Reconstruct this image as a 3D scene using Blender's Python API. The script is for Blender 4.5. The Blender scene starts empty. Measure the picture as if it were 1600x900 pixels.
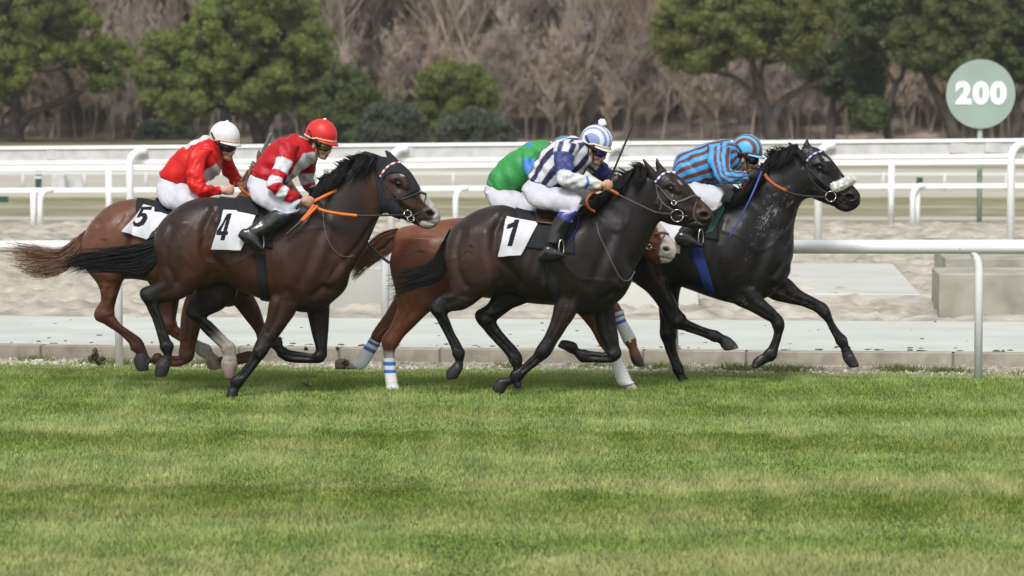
import bpy, bmesh, math, random
import numpy as np
from mathutils import Vector, Matrix
from mathutils.bvhtree import BVHTree

random.seed(7); RNG = np.random.default_rng(7)
SC = bpy.context.scene
COL = SC.collection
R = math.radians

# ------------------------------------------------------------------ camera
F = 5550.0            # focal length in pixels of the 1600 px wide photograph
HC = 2.6              # camera height
PITCH = math.atan((450 - 126) / F)
cam_d = bpy.data.cameras.new('camera')
cam_d.sensor_width = 36.0
cam_d.lens = 36.0 * F / 1600
cam_d.clip_start = 0.5
cam_d.clip_end = 2000
cam_d.dof.use_dof = True
cam_d.dof.focus_distance = 29.3
cam_d.dof.aperture_fstop = 3.2
cam = bpy.data.objects.new('camera', cam_d)
COL.objects.link(cam)
cam.location = (0, 0, HC)
cam.rotation_euler = (R(90) - PITCH, 0, 0)
SC.camera = cam

# ------------------------------------------------------------------ light
SUN_EL, SUN_AZ = R(52), R(192)      # azimuth measured from +Y (away from camera) clockwise
w = bpy.data.worlds.new('World'); SC.world = w; w.use_nodes = True
nt = w.node_tree; bg = nt.nodes['Background']
sky = nt.nodes.new('ShaderNodeTexSky'); sky.sky_type = 'NISHITA'
sky.sun_disc = False; sky.sun_elevation = SUN_EL; sky.sun_rotation = SUN_AZ
sky.air_density = 1.3; sky.dust_density = 2.0; sky.ozone_density = 0.6
hs = nt.nodes.new('ShaderNodeHueSaturation'); hs.inputs['Saturation'].default_value = 0.16
nt.links.new(sky.outputs[0], hs.inputs['Color'])
nt.links.new(hs.outputs[0], bg.inputs[0])
bg.inputs[1].default_value = 0.086
sd = bpy.data.lights.new('sun', 'SUN'); sd.energy = 1.5; sd.angle = R(16); sd.color = (1, 0.99, 0.975)
sun = bpy.data.objects.new('sun', sd); COL.objects.link(sun)
sv = Vector((math.sin(SUN_AZ) * math.cos(SUN_EL), math.cos(SUN_AZ) * math.cos(SUN_EL), math.sin(SUN_EL)))
sun.rotation_euler = sv.to_track_quat('Z', 'Y').to_euler()
sun.location = sv * 60
SC.view_settings.view_transform = 'Standard'
SC.view_settings.look = 'None'
SC.view_settings.exposure = 0.96
SC.view_settings.gamma = 1.0
SC.view_settings.use_curve_mapping = False

# ------------------------------------------------------------------ helpers
CP, SP = math.cos(PITCH), math.sin(PITCH)
def P(px, py, Y):
    """point of the world that stands at depth Y and shows at photograph pixel (px, py)"""
    r = (px - 800) / F; u = (450 - py) / F
    d = Vector((r, CP + u * SP, -SP + u * CP))
    t = Y / d.y
    return Vector((d.x * t, Y, HC + d.z * t))
def proj(co):
    x = co[:, 0]; y = co[:, 1]; z = co[:, 2] - HC
    fw = y * CP - z * SP; up = y * SP + z * CP
    return np.stack([800 + F * x / fw, 450 - F * up / fw], 1)
def G(px, py, z=0.0):
    """ground point (height z) seen at a pixel"""
    r = (px - 800) / F; u = (450 - py) / F
    d = Vector((r, CP + u * SP, -SP + u * CP))
    t = (z - HC) / d.z
    return Vector((d.x * t, d.y * t, z))

def srgb(r, g, b):
    f = lambda c: (c / 255 / 12.92) if c / 255 <= 0.04045 else ((c / 255 + 0.055) / 1.055) ** 2.4
    return (f(r), f(g), f(b))

def newmesh(name, V, Fc):
    me = bpy.data.meshes.new(name)
    me.from_pydata([tuple(v) for v in V], [], [tuple(f) for f in Fc])
    me.update()
    return me
def obj(name, me, mat=None, parent=None, smooth=True):
    o = bpy.data.objects.new(name, me); COL.objects.link(o)
    if mat is not None and not me.materials: me.materials.append(mat)
    if smooth: me.polygons.foreach_set('use_smooth', [True] * len(me.polygons))
    if parent is not None: o.parent = parent
    return o
def empty(name, loc=(0, 0, 0)):
    o = bpy.data.objects.new(name, None); COL.objects.link(o); o.location = loc
    o.empty_display_size = 0.1
    return o
def tag(o, label=None, cat=None, group=None, kind=None):
    if label: o['label'] = label
    if cat: o['category'] = cat
    if group: o['group'] = group
    if kind: o['kind'] = kind
    return o
def child(o, parent):
    """parent o (built in world coordinates) under an object that stands elsewhere"""
    o.parent = parent
    o.matrix_parent_inverse = Matrix.Translation(-Vector(parent.location))
    return o
def set_col(me, cols, name='col'):
    a = me.color_attributes.new(name, 'FLOAT_COLOR', 'POINT')
    c = np.ones((len(me.vertices), 4), np.float32); c[:, :3] = cols
    a.data.foreach_set('color', c.ravel())
def get_co(me):
    c = np.empty(len(me.vertices) * 3, np.float32); me.vertices.foreach_get('co', c)
    return c.reshape(-1, 3).astype(np.float64)
def get_no(me):
    c = np.empty(len(me.vertices) * 3, np.float32); me.vertex_normals.foreach_get('vector', c)
    return c.reshape(-1, 3).astype(np.float64)
def set_co(me, co):
    me.vertices.foreach_set('co', co.astype(np.float32).ravel()); me.update()
def wav(co, scale, seed, n=9):
    """smooth pseudo noise from summed waves, about -1..1"""
    rg = np.random.default_rng(seed); out = np.zeros(len(co))
    for i in range(n):
        k = rg.normal(size=3); k *= scale * rg.uniform(0.6, 1.7) / np.linalg.norm(k)
        out += np.sin(co @ k + rg.uniform(0, 6.28) + 0.8 * np.sin(co[:, ::-1] @ k * 0.6 + i))
    return out / math.sqrt(n) / 0.9

# ---- materials
def mat_new(name):
    m = bpy.data.materials.new(name); m.use_nodes = True
    n = m.node_tree; b = n.nodes['Principled BSDF']
    return m, n, b
def mat(name, col, rough=0.6, spec=0.4, metal=0.0, noise=0.0, nscale=20, bump=0.0, bscale=200, sheen=0.0, coord='Object', trans=0.0):
    m, n, b = mat_new(name)
    b.inputs['Roughness'].default_value = rough
    b.inputs['Specular IOR Level'].default_value = spec
    b.inputs['Metallic'].default_value = metal
    if sheen: b.inputs['Sheen Weight'].default_value = sheen
    tc = n.nodes.new('ShaderNodeTexCoord')
    if noise > 0:
        nz = n.nodes.new('ShaderNodeTexNoise'); nz.inputs['Scale'].default_value = nscale; nz.inputs['Detail'].default_value = 5
        n.links.new(tc.outputs[coord], nz.inputs['Vector'])
        mx = n.nodes.new('ShaderNodeMix'); mx.data_type = 'RGBA'
        mx.inputs[6].default_value = tuple(c * (1 - noise) for c in col) + (1,)
        mx.inputs[7].default_value = tuple(min(1, c * (1 + noise)) for c in col) + (1,)
        rp = n.nodes.new('ShaderNodeMapRange'); rp.inputs[1].default_value = 0.3; rp.inputs[2].default_value = 0.7
        n.links.new(nz.outputs[0], rp.inputs[0]); n.links.new(rp.outputs[0], mx.inputs[0])
        n.links.new(mx.outputs[2], b.inputs['Base Color'])
    else:
        b.inputs['Base Color'].default_value = tuple(col) + (1,)
    if bump > 0:
        nb = n.nodes.new('ShaderNodeTexNoise'); nb.inputs['Scale'].default_value = bscale; nb.inputs['Detail'].default_value = 4
        n.links.new(tc.outputs[coord], nb.inputs['Vector'])
        bp = n.nodes.new('ShaderNodeBump'); bp.inputs['Strength'].default_value = bump; bp.inputs['Distance'].default_value = 0.01
        n.links.new(nb.outputs[0], bp.inputs['Height']); n.links.new(bp.outputs[0], b.inputs['Normal'])
    return m
def mat_vcol(name, rough=0.6, spec=0.4, noise=0.15, nscale=30, bump=0.0, bscale=150, sheen=0.0, stretch=(1, 1, 1), trans=0.0, coat=0.0):
    m, n, b = mat_new(name)
    b.inputs['Roughness'].default_value = rough
    b.inputs['Specular IOR Level'].default_value = spec
    if sheen: b.inputs['Sheen Weight'].default_value = sheen
    if coat: b.inputs['Coat Weight'].default_value = coat; b.inputs['Coat Roughness'].default_value = 0.35
    at = n.nodes.new('ShaderNodeVertexColor'); at.layer_name = 'col'
    tc = n.nodes.new('ShaderNodeTexCoord')
    mp = n.nodes.new('ShaderNodeMapping'); mp.inputs['Scale'].default_value = stretch
    n.links.new(tc.outputs['Object'], mp.inputs['Vector'])
    nz = n.nodes.new('ShaderNodeTexNoise'); nz.inputs['Scale'].default_value = nscale; nz.inputs['Detail'].default_value = 6
    n.links.new(mp.outputs[0], nz.inputs['Vector'])
    rp = n.nodes.new('ShaderNodeMapRange'); rp.inputs[1].default_value = 0.3; rp.inputs[2].default_value = 0.7
    rp.inputs[3].default_value = 1 - noise; rp.inputs[4].default_value = 1 + noise
    n.links.new(nz.outputs[0], rp.inputs[0])
    mx = n.nodes.new('ShaderNodeMix'); mx.data_type = 'RGBA'; mx.blend_type = 'MULTIPLY'; mx.inputs[0].default_value = 1
    n.links.new(at.outputs[0], mx.inputs[6]); n.links.new(rp.outputs[0], mx.inputs[7])
    n.links.new(mx.outputs[2], b.inputs['Base Color'])
    if bump > 0:
        nb = n.nodes.new('ShaderNodeTexNoise'); nb.inputs['Scale'].default_value = bscale; nb.inputs['Detail'].default_value = 4
        n.links.new(mp.outputs[0], nb.inputs['Vector'])
        bp = n.nodes.new('ShaderNodeBump'); bp.inputs['Strength'].default_value = bump; bp.inputs['Distance'].default_value = 0.01
        n.links.new(nb.outputs[0], bp.inputs['Height']); n.links.new(bp.outputs[0], b.inputs['Normal'])
    if trans:
        b.inputs['Transmission Weight'].default_value = 0
        b.inputs['Subsurface Weight'].default_value = 0
        tr = n.nodes.new('ShaderNodeBsdfTranslucent'); ms = n.nodes.new('ShaderNodeMixShader'); ms.inputs[0].default_value = trans
        n.links.new(mx.outputs[2], tr.inputs[0])
        out = n.nodes['Material Output']
        n.links.new(b.outputs[0], ms.inputs[1]); n.links.new(tr.outputs[0], ms.inputs[2]); n.links.new(ms.outputs[0], out.inputs[0])
    return m

# ---- geometry builders
class MB:
    def __init__(s): s.v = []; s.f = []
    def add(s, V, Fc):
        o = len(s.v); s.v += [tuple(v) for v in V]; s.f += [tuple(i + o for i in f) for f in Fc]
    def mesh(s, name): return newmesh(name, s.v, s.f)
    def box(s, c, size, rotz=0.0):
        cx, cy, cz = c; sx, sy, sz = (q / 2 for q in size); ca, sa = math.cos(rotz), math.sin(rotz)
        V = []
        for z in (-sz, sz):
            for x, y in ((-sx, -sy), (sx, -sy), (sx, sy), (-sx, sy)):
                V.append((cx + x * ca - y * sa, cy + x * sa + y * ca, cz + z))
        s.add(V, [(3, 2, 1, 0), (4, 5, 6, 7), (0, 1, 5, 4), (1, 2, 6, 5), (2, 3, 7, 6), (3, 0, 4, 7)])
    def tube(s, pts, rad, n=8, flat=1.0, cap=True):
        pts = [Vector(p) for p in pts]; m = len(pts)
        if not hasattr(rad, '__len__'): rad = [rad] * m
        V = []; up = None
        for i in range(m):
            t = (pts[min(i + 1, m - 1)] - pts[max(i - 1, 0)])
            if t.length < 1e-9: t = Vector((1, 0, 0))
            t.normalize()
            if up is None:
                a = Vector((0, 1, 0)) if abs(t.y) < 0.9 else Vector((0, 0, 1))
                up = t.cross(a).normalized()
            else:
                up = (up - t * up.dot(t)).normalized()
            b = t.cross(up)
            for k in range(n):
                an = 2 * math.pi * k / n
                V.append(pts[i] + (up * math.cos(an) + b * math.sin(an) * flat) * rad[i])
        Fc = []
        for i in range(m - 1):
            for k in range(n):
                a = i * n + k; b2 = i * n + (k + 1) % n
                Fc.append((a, b2, b2 + n, a + n))
        if cap:
            Fc.append(tuple(range(n - 1, -1, -1))); Fc.append(tuple((m - 1) * n + k for k in range(n)))
        s.add(V, Fc)
    def ellipsoid(s, c, rad, M=None, nu=16, nv=10):
        c = Vector(c); V = []; Fc = []
        for j in range(nv + 1):
            th = math.pi * j / nv
            for i in range(nu):
                ph = 2 * math.pi * i / nu
                q = Vector((rad[0] * math.sin(th) * math.cos(ph), rad[1] * math.sin(th) * math.sin(ph), rad[2] * math.cos(th)))
                if M: q = M @ q
                V.append(c + q)
        for j in range(nv):
            for i in range(nu):
                a = j * nu + i; b = j * nu + (i + 1) % nu
                Fc.append((a, a + nu, b + nu, b))
        s.add(V, Fc)

def catmull(arr, sub):
    a = np.asarray(arr, float); n = len(a); out = []; idx = []
    for i in range(n - 1):
        p0, p1, p2, p3 = a[max(i - 1, 0)], a[i], a[i + 1], a[min(i + 2, n - 1)]
        for k in range(sub):
            t = k / sub
            out.append(0.5 * ((2 * p1) + (-p0 + p2) * t + (2 * p0 - 5 * p1 + 4 * p2 - p3) * t * t + (-p0 + 3 * p1 - 3 * p2 + p3) * t ** 3)); idx.append(i + t)
    out.append(a[-1]); idx.append(n - 1)
    return np.array(out), np.array(idx)

def rings(st, d, yoff=0.0, sub=4, shrink=1.0):
    """stations (x1,y1,x2,y2,halfwidth[,lateral]) traced as pairs of outline points -> centres, half vectors, widths"""
    st = [tuple(q) + ((yoff,) if len(q) == 5 else ()) for q in st]
    a, idx = catmull(st, sub)
    C, Hv, W, I = [], [], [], idx
    for q in a:
        Y = d + q[5]
        p1 = P(q[0], q[1], Y); p2 = P(q[2], q[3], Y)
        C.append((p1 + p2) / 2); Hv.append((p1 - p2) / 2 * shrink); W.append(max(q[4], 0.004) * shrink)
    return C, Hv, W, I
def loft(mb, st, d, yoff=0.0, sub=4, seg=18, shrink=1.0, power=2.0):
    C, Hv, W, I = rings(st, d, yoff, sub, shrink)
    V = []; Fc = []; n = len(C)
    for c, h, wd in zip(C, Hv, W):
        for k in range(seg):
            an = 2 * math.pi * k / seg; ca, sa = math.cos(an), math.sin(an)
            if power != 2.0:
                ca = math.copysign(abs(ca) ** (2 / power), ca); sa = math.copysign(abs(sa) ** (2 / power), sa)
            V.append(c + h * ca + Vector((0, wd * sa, 0)))
    for i in range(n - 1):
        for k in range(seg):
            a = i * seg + k; b = i * seg + (k + 1) % seg
            Fc.append((a, b, b + seg, a + seg))
    V += [C[0], C[-1]]; a0, a1 = len(V) - 2, len(V) - 1
    for k in range(seg):
        Fc.append((a0, (k + 1) % seg, k)); o = (n - 1) * seg
        Fc.append((a1, o + k, o + (k + 1) % seg))
    mb.add(V, Fc)
    return C, [(h.length + wd) / 2 for h, wd in zip(Hv, W)], I

def remesh(mb, voxel, smooth=4, fac=0.5):
    me = mb.mesh('tmp'); o = bpy.data.objects.new('tmp', me); COL.objects.link(o)
    m = o.modifiers.new('r', 'REMESH'); m.mode = 'VOXEL'; m.voxel_size = voxel
    if smooth:
        s = o.modifiers.new('s', 'SMOOTH'); s.iterations = smooth; s.factor = fac
    dg = bpy.context.evaluated_depsgraph_get(); dg.update()
    out = bpy.data.meshes.new_from_object(o.evaluated_get(dg))
    bpy.data.objects.remove(o); bpy.data.meshes.remove(me)
    out.materials.clear()
    return out
def nearest_sample(co, S, Rd):
    """index of the centreline sample whose tube surface is nearest"""
    S = np.asarray(S); Rd = np.asarray(Rd); out = np.empty(len(co), int)
    for i in range(0, len(co), 8000):
        d = np.linalg.norm(co[i:i + 8000, None, :] - S[None], axis=2) - Rd[None]
        out[i:i + 8000] = d.argmin(1)
    return out
def edge_arr(me):
    e = np.empty(len(me.edges) * 2, np.int32); me.edges.foreach_get('vertices', e); return e.reshape(-1, 2)
def smooth_attr(me, val, it):
    e = edge_arr(me); n = len(me.vertices)
    deg = np.bincount(e.ravel(), minlength=n).astype(float)
    v = val.copy()
    for _ in range(it):
        acc = np.zeros_like(v)
        np.add.at(acc, e[:, 0], v[e[:, 1]]); np.add.at(acc, e[:, 1], v[e[:, 0]])
        v = 0.5 * v + 0.5 * acc / np.maximum(deg, 1)[:, None]
    return v
def poly_dist(uv, pts):
    """distance of 2-D points to a polyline"""
    best = np.full(len(uv), 1e9)
    pts = np.asarray(pts, float)
    for a, b in zip(pts[:-1], pts[1:]):
        ab = b - a; L = max((ab ** 2).sum(), 1e-9)
        t = np.clip(((uv - a) @ ab) / L, 0, 1)
        best = np.minimum(best, np.linalg.norm(uv - (a + t[:, None] * ab), axis=1))
    return best
def in_poly(uv, poly):
    x, y = uv[:, 0], uv[:, 1]; c = np.zeros(len(uv), bool); n = len(poly)
    for i in range(n):
        x1, y1 = poly[i]; x2, y2 = poly[(i + 1) % n]
        t = (y1 > y) != (y2 > y)
        c ^= t & (x < (x2 - x1) * (y - y1) / (y2 - y1 + 1e-12) + x1)
    return c

# ================================================================== SETTING
def depth_at(y, z=0.0): return F * (HC - z) / (y - 126) * 1.0
SL = -0.17                                  # the track edges run a little askew to the camera
def line_y(y_left, y_right, z=0.0):
    a = G(0, y_left, z); b = G(1600, y_right, z)
    s = (b.y - a.y) / (b.x - a.x)
    return lambda x: a.y + (x - a.x) * s

def strip(name, f0, f1, z, x0, x1, nx, ny, m, disp=None, kind='structure'):
    xs = np.linspace(x0, x1, nx + 1); V = []; Fc = []
    for j in range(ny + 1):
        t = j / ny
        for x in xs: V.append((x, f0(x) * (1 - t) + f1(x) * t, z))
    for j in range(ny):
        for i in range(nx):
            a = j * (nx + 1) + i; Fc.append((a, a + 1, a + nx + 2, a + nx + 1))
    V = np.array(V)
    if disp is not None: V[:, 2] = np.maximum(V[:, 2] + disp(V), 0.045)
    o = obj(name, newmesh(name, V, Fc), m)
    tag(o, kind=kind)
    return o

# --- ground sheet to the horizon
m_ground = mat('earth_turf', (0.16, 0.15, 0.085), 0.9, 0.1, noise=0.35, nscale=0.35, bump=0.3, bscale=3)
me = newmesh('ground', [(-900, -40, 0), (900, -40, 0), (900, 1500, 0), (-900, 1500, 0)], [(0, 1, 2, 3)])
tag(obj('ground', me, m_ground), kind='structure')

edge_grass = line_y(571, 588)
kerb_foot = line_y(561, 575)
path_far = line_y(494, 503, 0.13)

# --- turf: soil sheet plus blades
MOW_SHADE = [(-5, .8), (18.0, .75), (19.3, .8), (19.5, .5), (20.0, .55), (20.15, .9), (20.6, .85), (20.75, .25), (22.2, .1), (22.45, .75), (23.4, .65), (24.5, .9), (24.75, .2), (25.85, .12), (26.1, .85), (27.2, .9), (27.4, .25), (28.1, .2), (28.4, .7), (29.2, .6), (29.5, .35), (30.4, .4), (31, .6), (34, .6)]  # mowing stripes; the darker band at the horses' feet also paints in their shadow
def mow_shade(y, x=None):
    ys = np.array([a for a, b in MOW_SHADE]); vs = np.array([b for a, b in MOW_SHADE])
    i = np.clip(np.searchsorted(ys, y) - 1, 0, len(ys) - 2)
    t = (y - ys[i]) / (ys[i + 1] - ys[i]); t = t * t * (3 - 2 * t)
    return vs[i] * (1 - t) + vs[i + 1] * t
m_soil = mat('turf_soil', (0.060, 0.075, 0.018), 0.95, 0.1, noise=0.35, nscale=1.2)
strip('turf', lambda x: 12.0, edge_grass, 0.004, -9, 9, 30, 30, m_soil)
NB = 540000
yy = 17.2 + (34.0 - 17.2) * RNG.random(NB) ** 0.9
xx = (RNG.random(NB) - 0.5) * 2 * (yy * 0.1555 + 0.25)
keep = yy < np.array([edge_grass(x) for x in xx]) + RNG.normal(0, 0.09, NB) + 0.10 * np.sin(xx * 1.7) + 0.05
xx, yy = xx[keep], yy[keep]; NB = len(xx)
p3 = np.stack([xx, yy * 0.6, np.zeros(NB)], 1)
n1 = wav(p3, 1.3, 1); n2 = wav(p3, 5, 2); n3 = wav(p3 * [1, 0.5, 1], 0.55, 3); n4 = wav(p3, 16, 5)
mv = np.clip(.14 + .72 * mow_shade(yy + 0.12 * n1 + 0.10 * n2 + 0.07 * n4 + 0.04 * xx + RNG.normal(0, .10, NB)) + 0.09 * n1 + 0.12 * n2 + 0.08 * n3, 0, 1)
dark = np.array([0.198, 0.288, 0.032]); light = np.array([0.285, 0.380, 0.118]); dry = np.array([0.40, 0.375, 0.16])
bc = dark * (1 - mv[:, None]) + light * mv[:, None]
dr = np.clip(0.20 * n3 + 0.14 * n2 + 0.16 * n4 + 0.42 * np.exp(-((yy - 22.6) / .30) ** 2) + 0.42 * np.clip((19.6 - yy) / .5, 0, 1) + 0.25 * np.exp(-((yy - 20.9) / .35) ** 2) - 0.24, 0, 0.65)[:, None]
bc = bc * (1 - dr) + dry * dr
bc *= RNG.uniform(0.72, 1.28, (NB, 1)); bc *= (1 + 0.10 * n4[:, None])
dead = RNG.random(NB) < 0.05
bc[dead] = np.array([0.33, 0.31, 0.14]) * RNG.uniform(0.8, 1.15, (dead.sum(), 1))
hh = RNG.uniform(0.016, 0.042, NB) * (1 + 0.2 * n2); wd = RNG.uniform(0.0030, 0.0066, NB)
ang = RNG.uniform(0, 2 * np.pi, NB); la = RNG.uniform(0, 2 * np.pi, NB); ll = hh * RNG.uniform(0.1, 0.9, NB)
lean_y = (mv - 0.45) * 0.8 * hh
V = np.empty((NB, 3, 3), np.float32)
V[:, 0] = np.stack([xx - wd * np.cos(ang), yy - wd * np.sin(ang), np.full(NB, 0.003)], 1)
V[:, 1] = np.stack([xx + wd * np.cos(ang), yy + wd * np.sin(ang), np.full(NB, 0.003)], 1)
V[:, 2] = np.stack([xx + ll * np.cos(la), yy + ll * np.sin(la) + lean_y, hh], 1)
def tri_mesh(name, V):
    n = len(V); me = bpy.data.meshes.new(name)
    me.vertices.add(n * 3); me.vertices.foreach_set('co', V.astype(np.float32).ravel())
    me.loops.add(n * 3); me.loops.foreach_set('vertex_index', np.arange(n * 3, dtype=np.int32))
    me.polygons.add(n); me.polygons.foreach_set('loop_start', np.arange(0, n * 3, 3, dtype=np.int32))
    me.update(); me.validate()
    return me
me = tri_mesh('grass', V); set_col(me, np.repeat(bc, 3, axis=0))
m_grass = mat_vcol('grass_blades', 0.55, 0.3, noise=0.10, nscale=1.5, trans=0.35)
g = obj('grass', me, m_grass, smooth=False)
tag(g, 'striped green racecourse turf in the foreground', 'grass', kind='stuff')

# --- loose stones between turf and kerb
m_gravel = mat('gravel_bed', (0.37, 0.335, 0.27), 0.95, 0.1, noise=0.30, nscale=9, bump=0.8, bscale=40)
strip('gravel_strip', lambda x: edge_grass(x) - 0.35, lambda x: kerb_foot(x) + 0.05, 0.008, -9, 9, 60, 2, m_gravel)
m_stone = mat_vcol('gravel_stones', 0.9, 0.2, noise=0.2, nscale=40)
mb = MB(); cols = []
bm0 = bmesh.new(); bmesh.ops.create_icosphere(bm0, subdivisions=1, radius=1)
iv = np.array([v.co for v in bm0.verts]); ifc = [[v.index for v in f.verts] for f in bm0.faces]; bm0.free()
for i in range(2200):
    x = RNG.uniform(-6.2, 6.2); t = RNG.random() ** 1.4 * 0.8
    y = edge_grass(x) - 0.12 + t * (kerb_foot(x) + 0.1 - edge_grass(x) + 0.12)
    s = RNG.uniform(0.007, 0.024)
    v = iv * (s * RNG.uniform(0.6, 1.3, 3)) * RNG.uniform(0.8, 1.2, (len(iv), 1)) + [x, y, s * 0.35 + 0.006]
    mb.add(v, ifc); c = np.array([0.44, 0.405, 0.345]) * RNG.uniform(0.5, 1.25)
    cols.append(np.tile(c, (len(iv), 1)))
me = mb.mesh('gravel'); set_col(me, np.concatenate(cols))
tag(obj('gravel', me, m_stone, smooth=False), 'pale loose stones along the foot of the kerb', 'gravel', kind='stuff')
# weeds growing along the kerb foot
NW = 9000
cx = np.concatenate([RNG.uniform(-6, -2.7, 18), RNG.uniform(0.0, 6, 20)])
k = RNG.integers(0, len(cx), NW); xx = cx[k] + RNG.normal(0, 0.10, NW)
yy = np.array([edge_grass(x) for x in xx]) + RNG.uniform(0, 1, len(cx))[k] * 0.55 + RNG.normal(0, 0.06, NW)
hh = RNG.uniform(0.02, 0.085, NW); wd = RNG.uniform(0.003, 0.006, NW); ang = RNG.uniform(0, 6.28, NW); la = RNG.uniform(0, 6.28, NW)
V = np.empty((NW, 3, 3), np.float32)
V[:, 0] = np.stack([xx - wd * np.cos(ang), yy - wd * np.sin(ang), np.full(NW, 0.006)], 1)
V[:, 1] = np.stack([xx + wd * np.cos(ang), yy + wd * np.sin(ang), np.full(NW, 0.006)], 1)
V[:, 2] = np.stack([xx + hh * 0.6 * np.cos(la), yy + hh * 0.6 * np.sin(la), hh], 1)
me = tri_mesh('weeds', V); bc = np.array([0.15, 0.19, 0.05]) * RNG.uniform(0.6, 1.5, (NW, 1)); set_col(me, np.repeat(bc, 3, 0))
tag(obj('weeds', me, m_grass, smooth=False), 'scattered low weeds growing in the gravel below the kerb', 'weeds', kind='stuff')

# --- kerb: one stone after another
m_kerb = mat('kerb_concrete', (0.305, 0.275, 0.225), 0.9, 0.15, noise=0.22, nscale=7, bump=0.5, bscale=60)
m_bed = mat('kerb_mortar', (0.20, 0.185, 0.155), 0.95, 0.1)
a = Vector((-9, kerb_foot(-9), 0)); b = Vector((9, kerb_foot(9), 0)); ka = math.atan2(b.y - a.y, b.x - a.x)
mb = MB(); L = (b - a).length
mb.box(((a.x + b.x) / 2, (a.y + b.y) / 2 + 0.085, 0.059), (L, 0.13, 0.118), ka)
kerb = obj('kerb', mb.mesh('kerb'), m_bed, smooth=False); tag(kerb, kind='structure')
def bevel_box(sx, sy, sz, bv):
    bm = bmesh.new(); bmesh.ops.create_cube(bm, size=1)
    for v in bm.verts: v.co = (v.co.x * sx, v.co.y * sy, v.co.z * sz)
    bmesh.ops.bevel(bm, geom=list(bm.edges), offset=bv, segments=1, affect='EDGES')
    me = bpy.data.meshes.new('b'); bm.to_mesh(me); bm.free(); return me
SLN = 0.94; km = bevel_box(SLN - 0.018, 0.17, 0.134, 0.008); km.materials.append(m_kerb)
n = int(L / SLN)
for i in range(n):
    t = (i + 0.42) * SLN; c = a + (b - a).normalized() * t
    o = bpy.data.objects.new('kerb_stone', km); COL.objects.link(o); o.parent = kerb
    o.location = (c.x - math.sin(ka) * 0.085, c.y + math.cos(ka) * 0.085 + random.uniform(-0.006, 0.006), 0.066 + random.uniform(-0.004, 0.003))
    o.rotation_euler = (random.uniform(-0.01, 0.01), 0, ka + random.uniform(-0.006, 0.006))

# --- pale concrete path
m_path = mat('path_concrete', (0.47, 0.49, 0.45), 0.85, 0.2, noise=0.10, nscale=1.1, bump=0.15, bscale=60)
strip('path', lambda x: kerb_foot(x) + 0.165, path_far, 0.13, -11, 11, 60, 8, m_path)
mb = MB()
for i in range(150):                          # bits of turf thrown onto the path
    x = RNG.uniform(-5.5, 5.5); t = RNG.random() ** 2.0
    if RNG.random() > 0.4: t *= 0.12
    y = (kerb_foot(x) + 0.2) * (1 - t) + path_far(x) * t
    s = RNG.uniform(0.004, 0.016) * (1.4 if t < 0.1 else 1)
    mb.add(iv * (s * RNG.uniform(0.5, 1.6, 3) * [1.5, 1, 0.45]) * RNG.uniform(0.7, 1.3, (len(iv), 1)) + [x, y, 0.13 + s * 0.15], ifc)
m_mud = mat('mud_crumbs', (0.105, 0.095, 0.06), 0.95, 0.1, noise=0.3, nscale=30)
tag(obj('turf_crumbs', mb.mesh('turf_crumbs'), m_mud, smooth=False), 'dark crumbs of turf scattered on the pale path', 'debris', kind='stuff')

# --- sand behind the path
sand_far = line_y(361, 362)
m_sand = mat('sand', (0.37, 0.34, 0.285), 0.95, 0.1, noise=0.34, nscale=3.0, bump=1.0, bscale=9)
def sand_disp(V):
    e = np.clip((V[:, 1] - path_far(V[:, 0])) / 0.8, 0, 1)
    s = V * [1.0, 2.0, 1]
    return 0.02 + e * (0.030 * wav(s, 3.0, 11) + 0.030 * np.abs(wav(s, 9, 12)) + 0.030 * wav(s * [.6, 1, 1], 22, 13) + 0.020 * wav(s, 48, 14)) * np.clip(1.3 - (V[:, 1] - 38) / 40, 0.35, 1) + 0.105
strip('sand_track', lambda x: path_far(x) - 0.02, sand_far, 0.0, -14, 14, 300, 250, m_sand, disp=sand_disp)

# --- ground bands beyond the sand
m_dull = mat('dull_grass', (0.225, 0.21, 0.14), 0.95, 0.1, noise=0.25, nscale=0.8, bump=0.6, bscale=12)
m_dull2 = mat('worn_grass', (0.30, 0.275, 0.185), 0.95, 0.1, noise=0.2, nscale=0.8, bump=0.6, bscale=12)
m_cream = mat('pale_sand', (0.40, 0.375, 0.315), 0.95, 0.1, noise=0.08, nscale=0.5)
m_green = mat('thin_grass', (0.20, 0.21, 0.09), 0.95, 0.1, noise=0.3, nscale=0.9)
def band(name, y0, y1, m, z):
    o = strip(name, lambda x: depth_at(y0), lambda x: depth_at(y1), z, -30, 30, 24, 2, m)
    return o
band('grass_verge', 364, 341, m_dull, 0.006)
band('sand_line', 345, 339, m_cream, 0.012)
band('grass_verge', 340, 326, m_dull, 0.009)
band('sand_line', 327, 322, m_dull2, 0.014)
band('grass_verge', 323, 311, m_dull, 0.010)
band('grass_edge', 314, 309, m_green, 0.016)
band('far_sand_track', 310, 262, m_cream, 0.008)
band('far_grass', 263, 228, m_dull2, 0.008)

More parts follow.
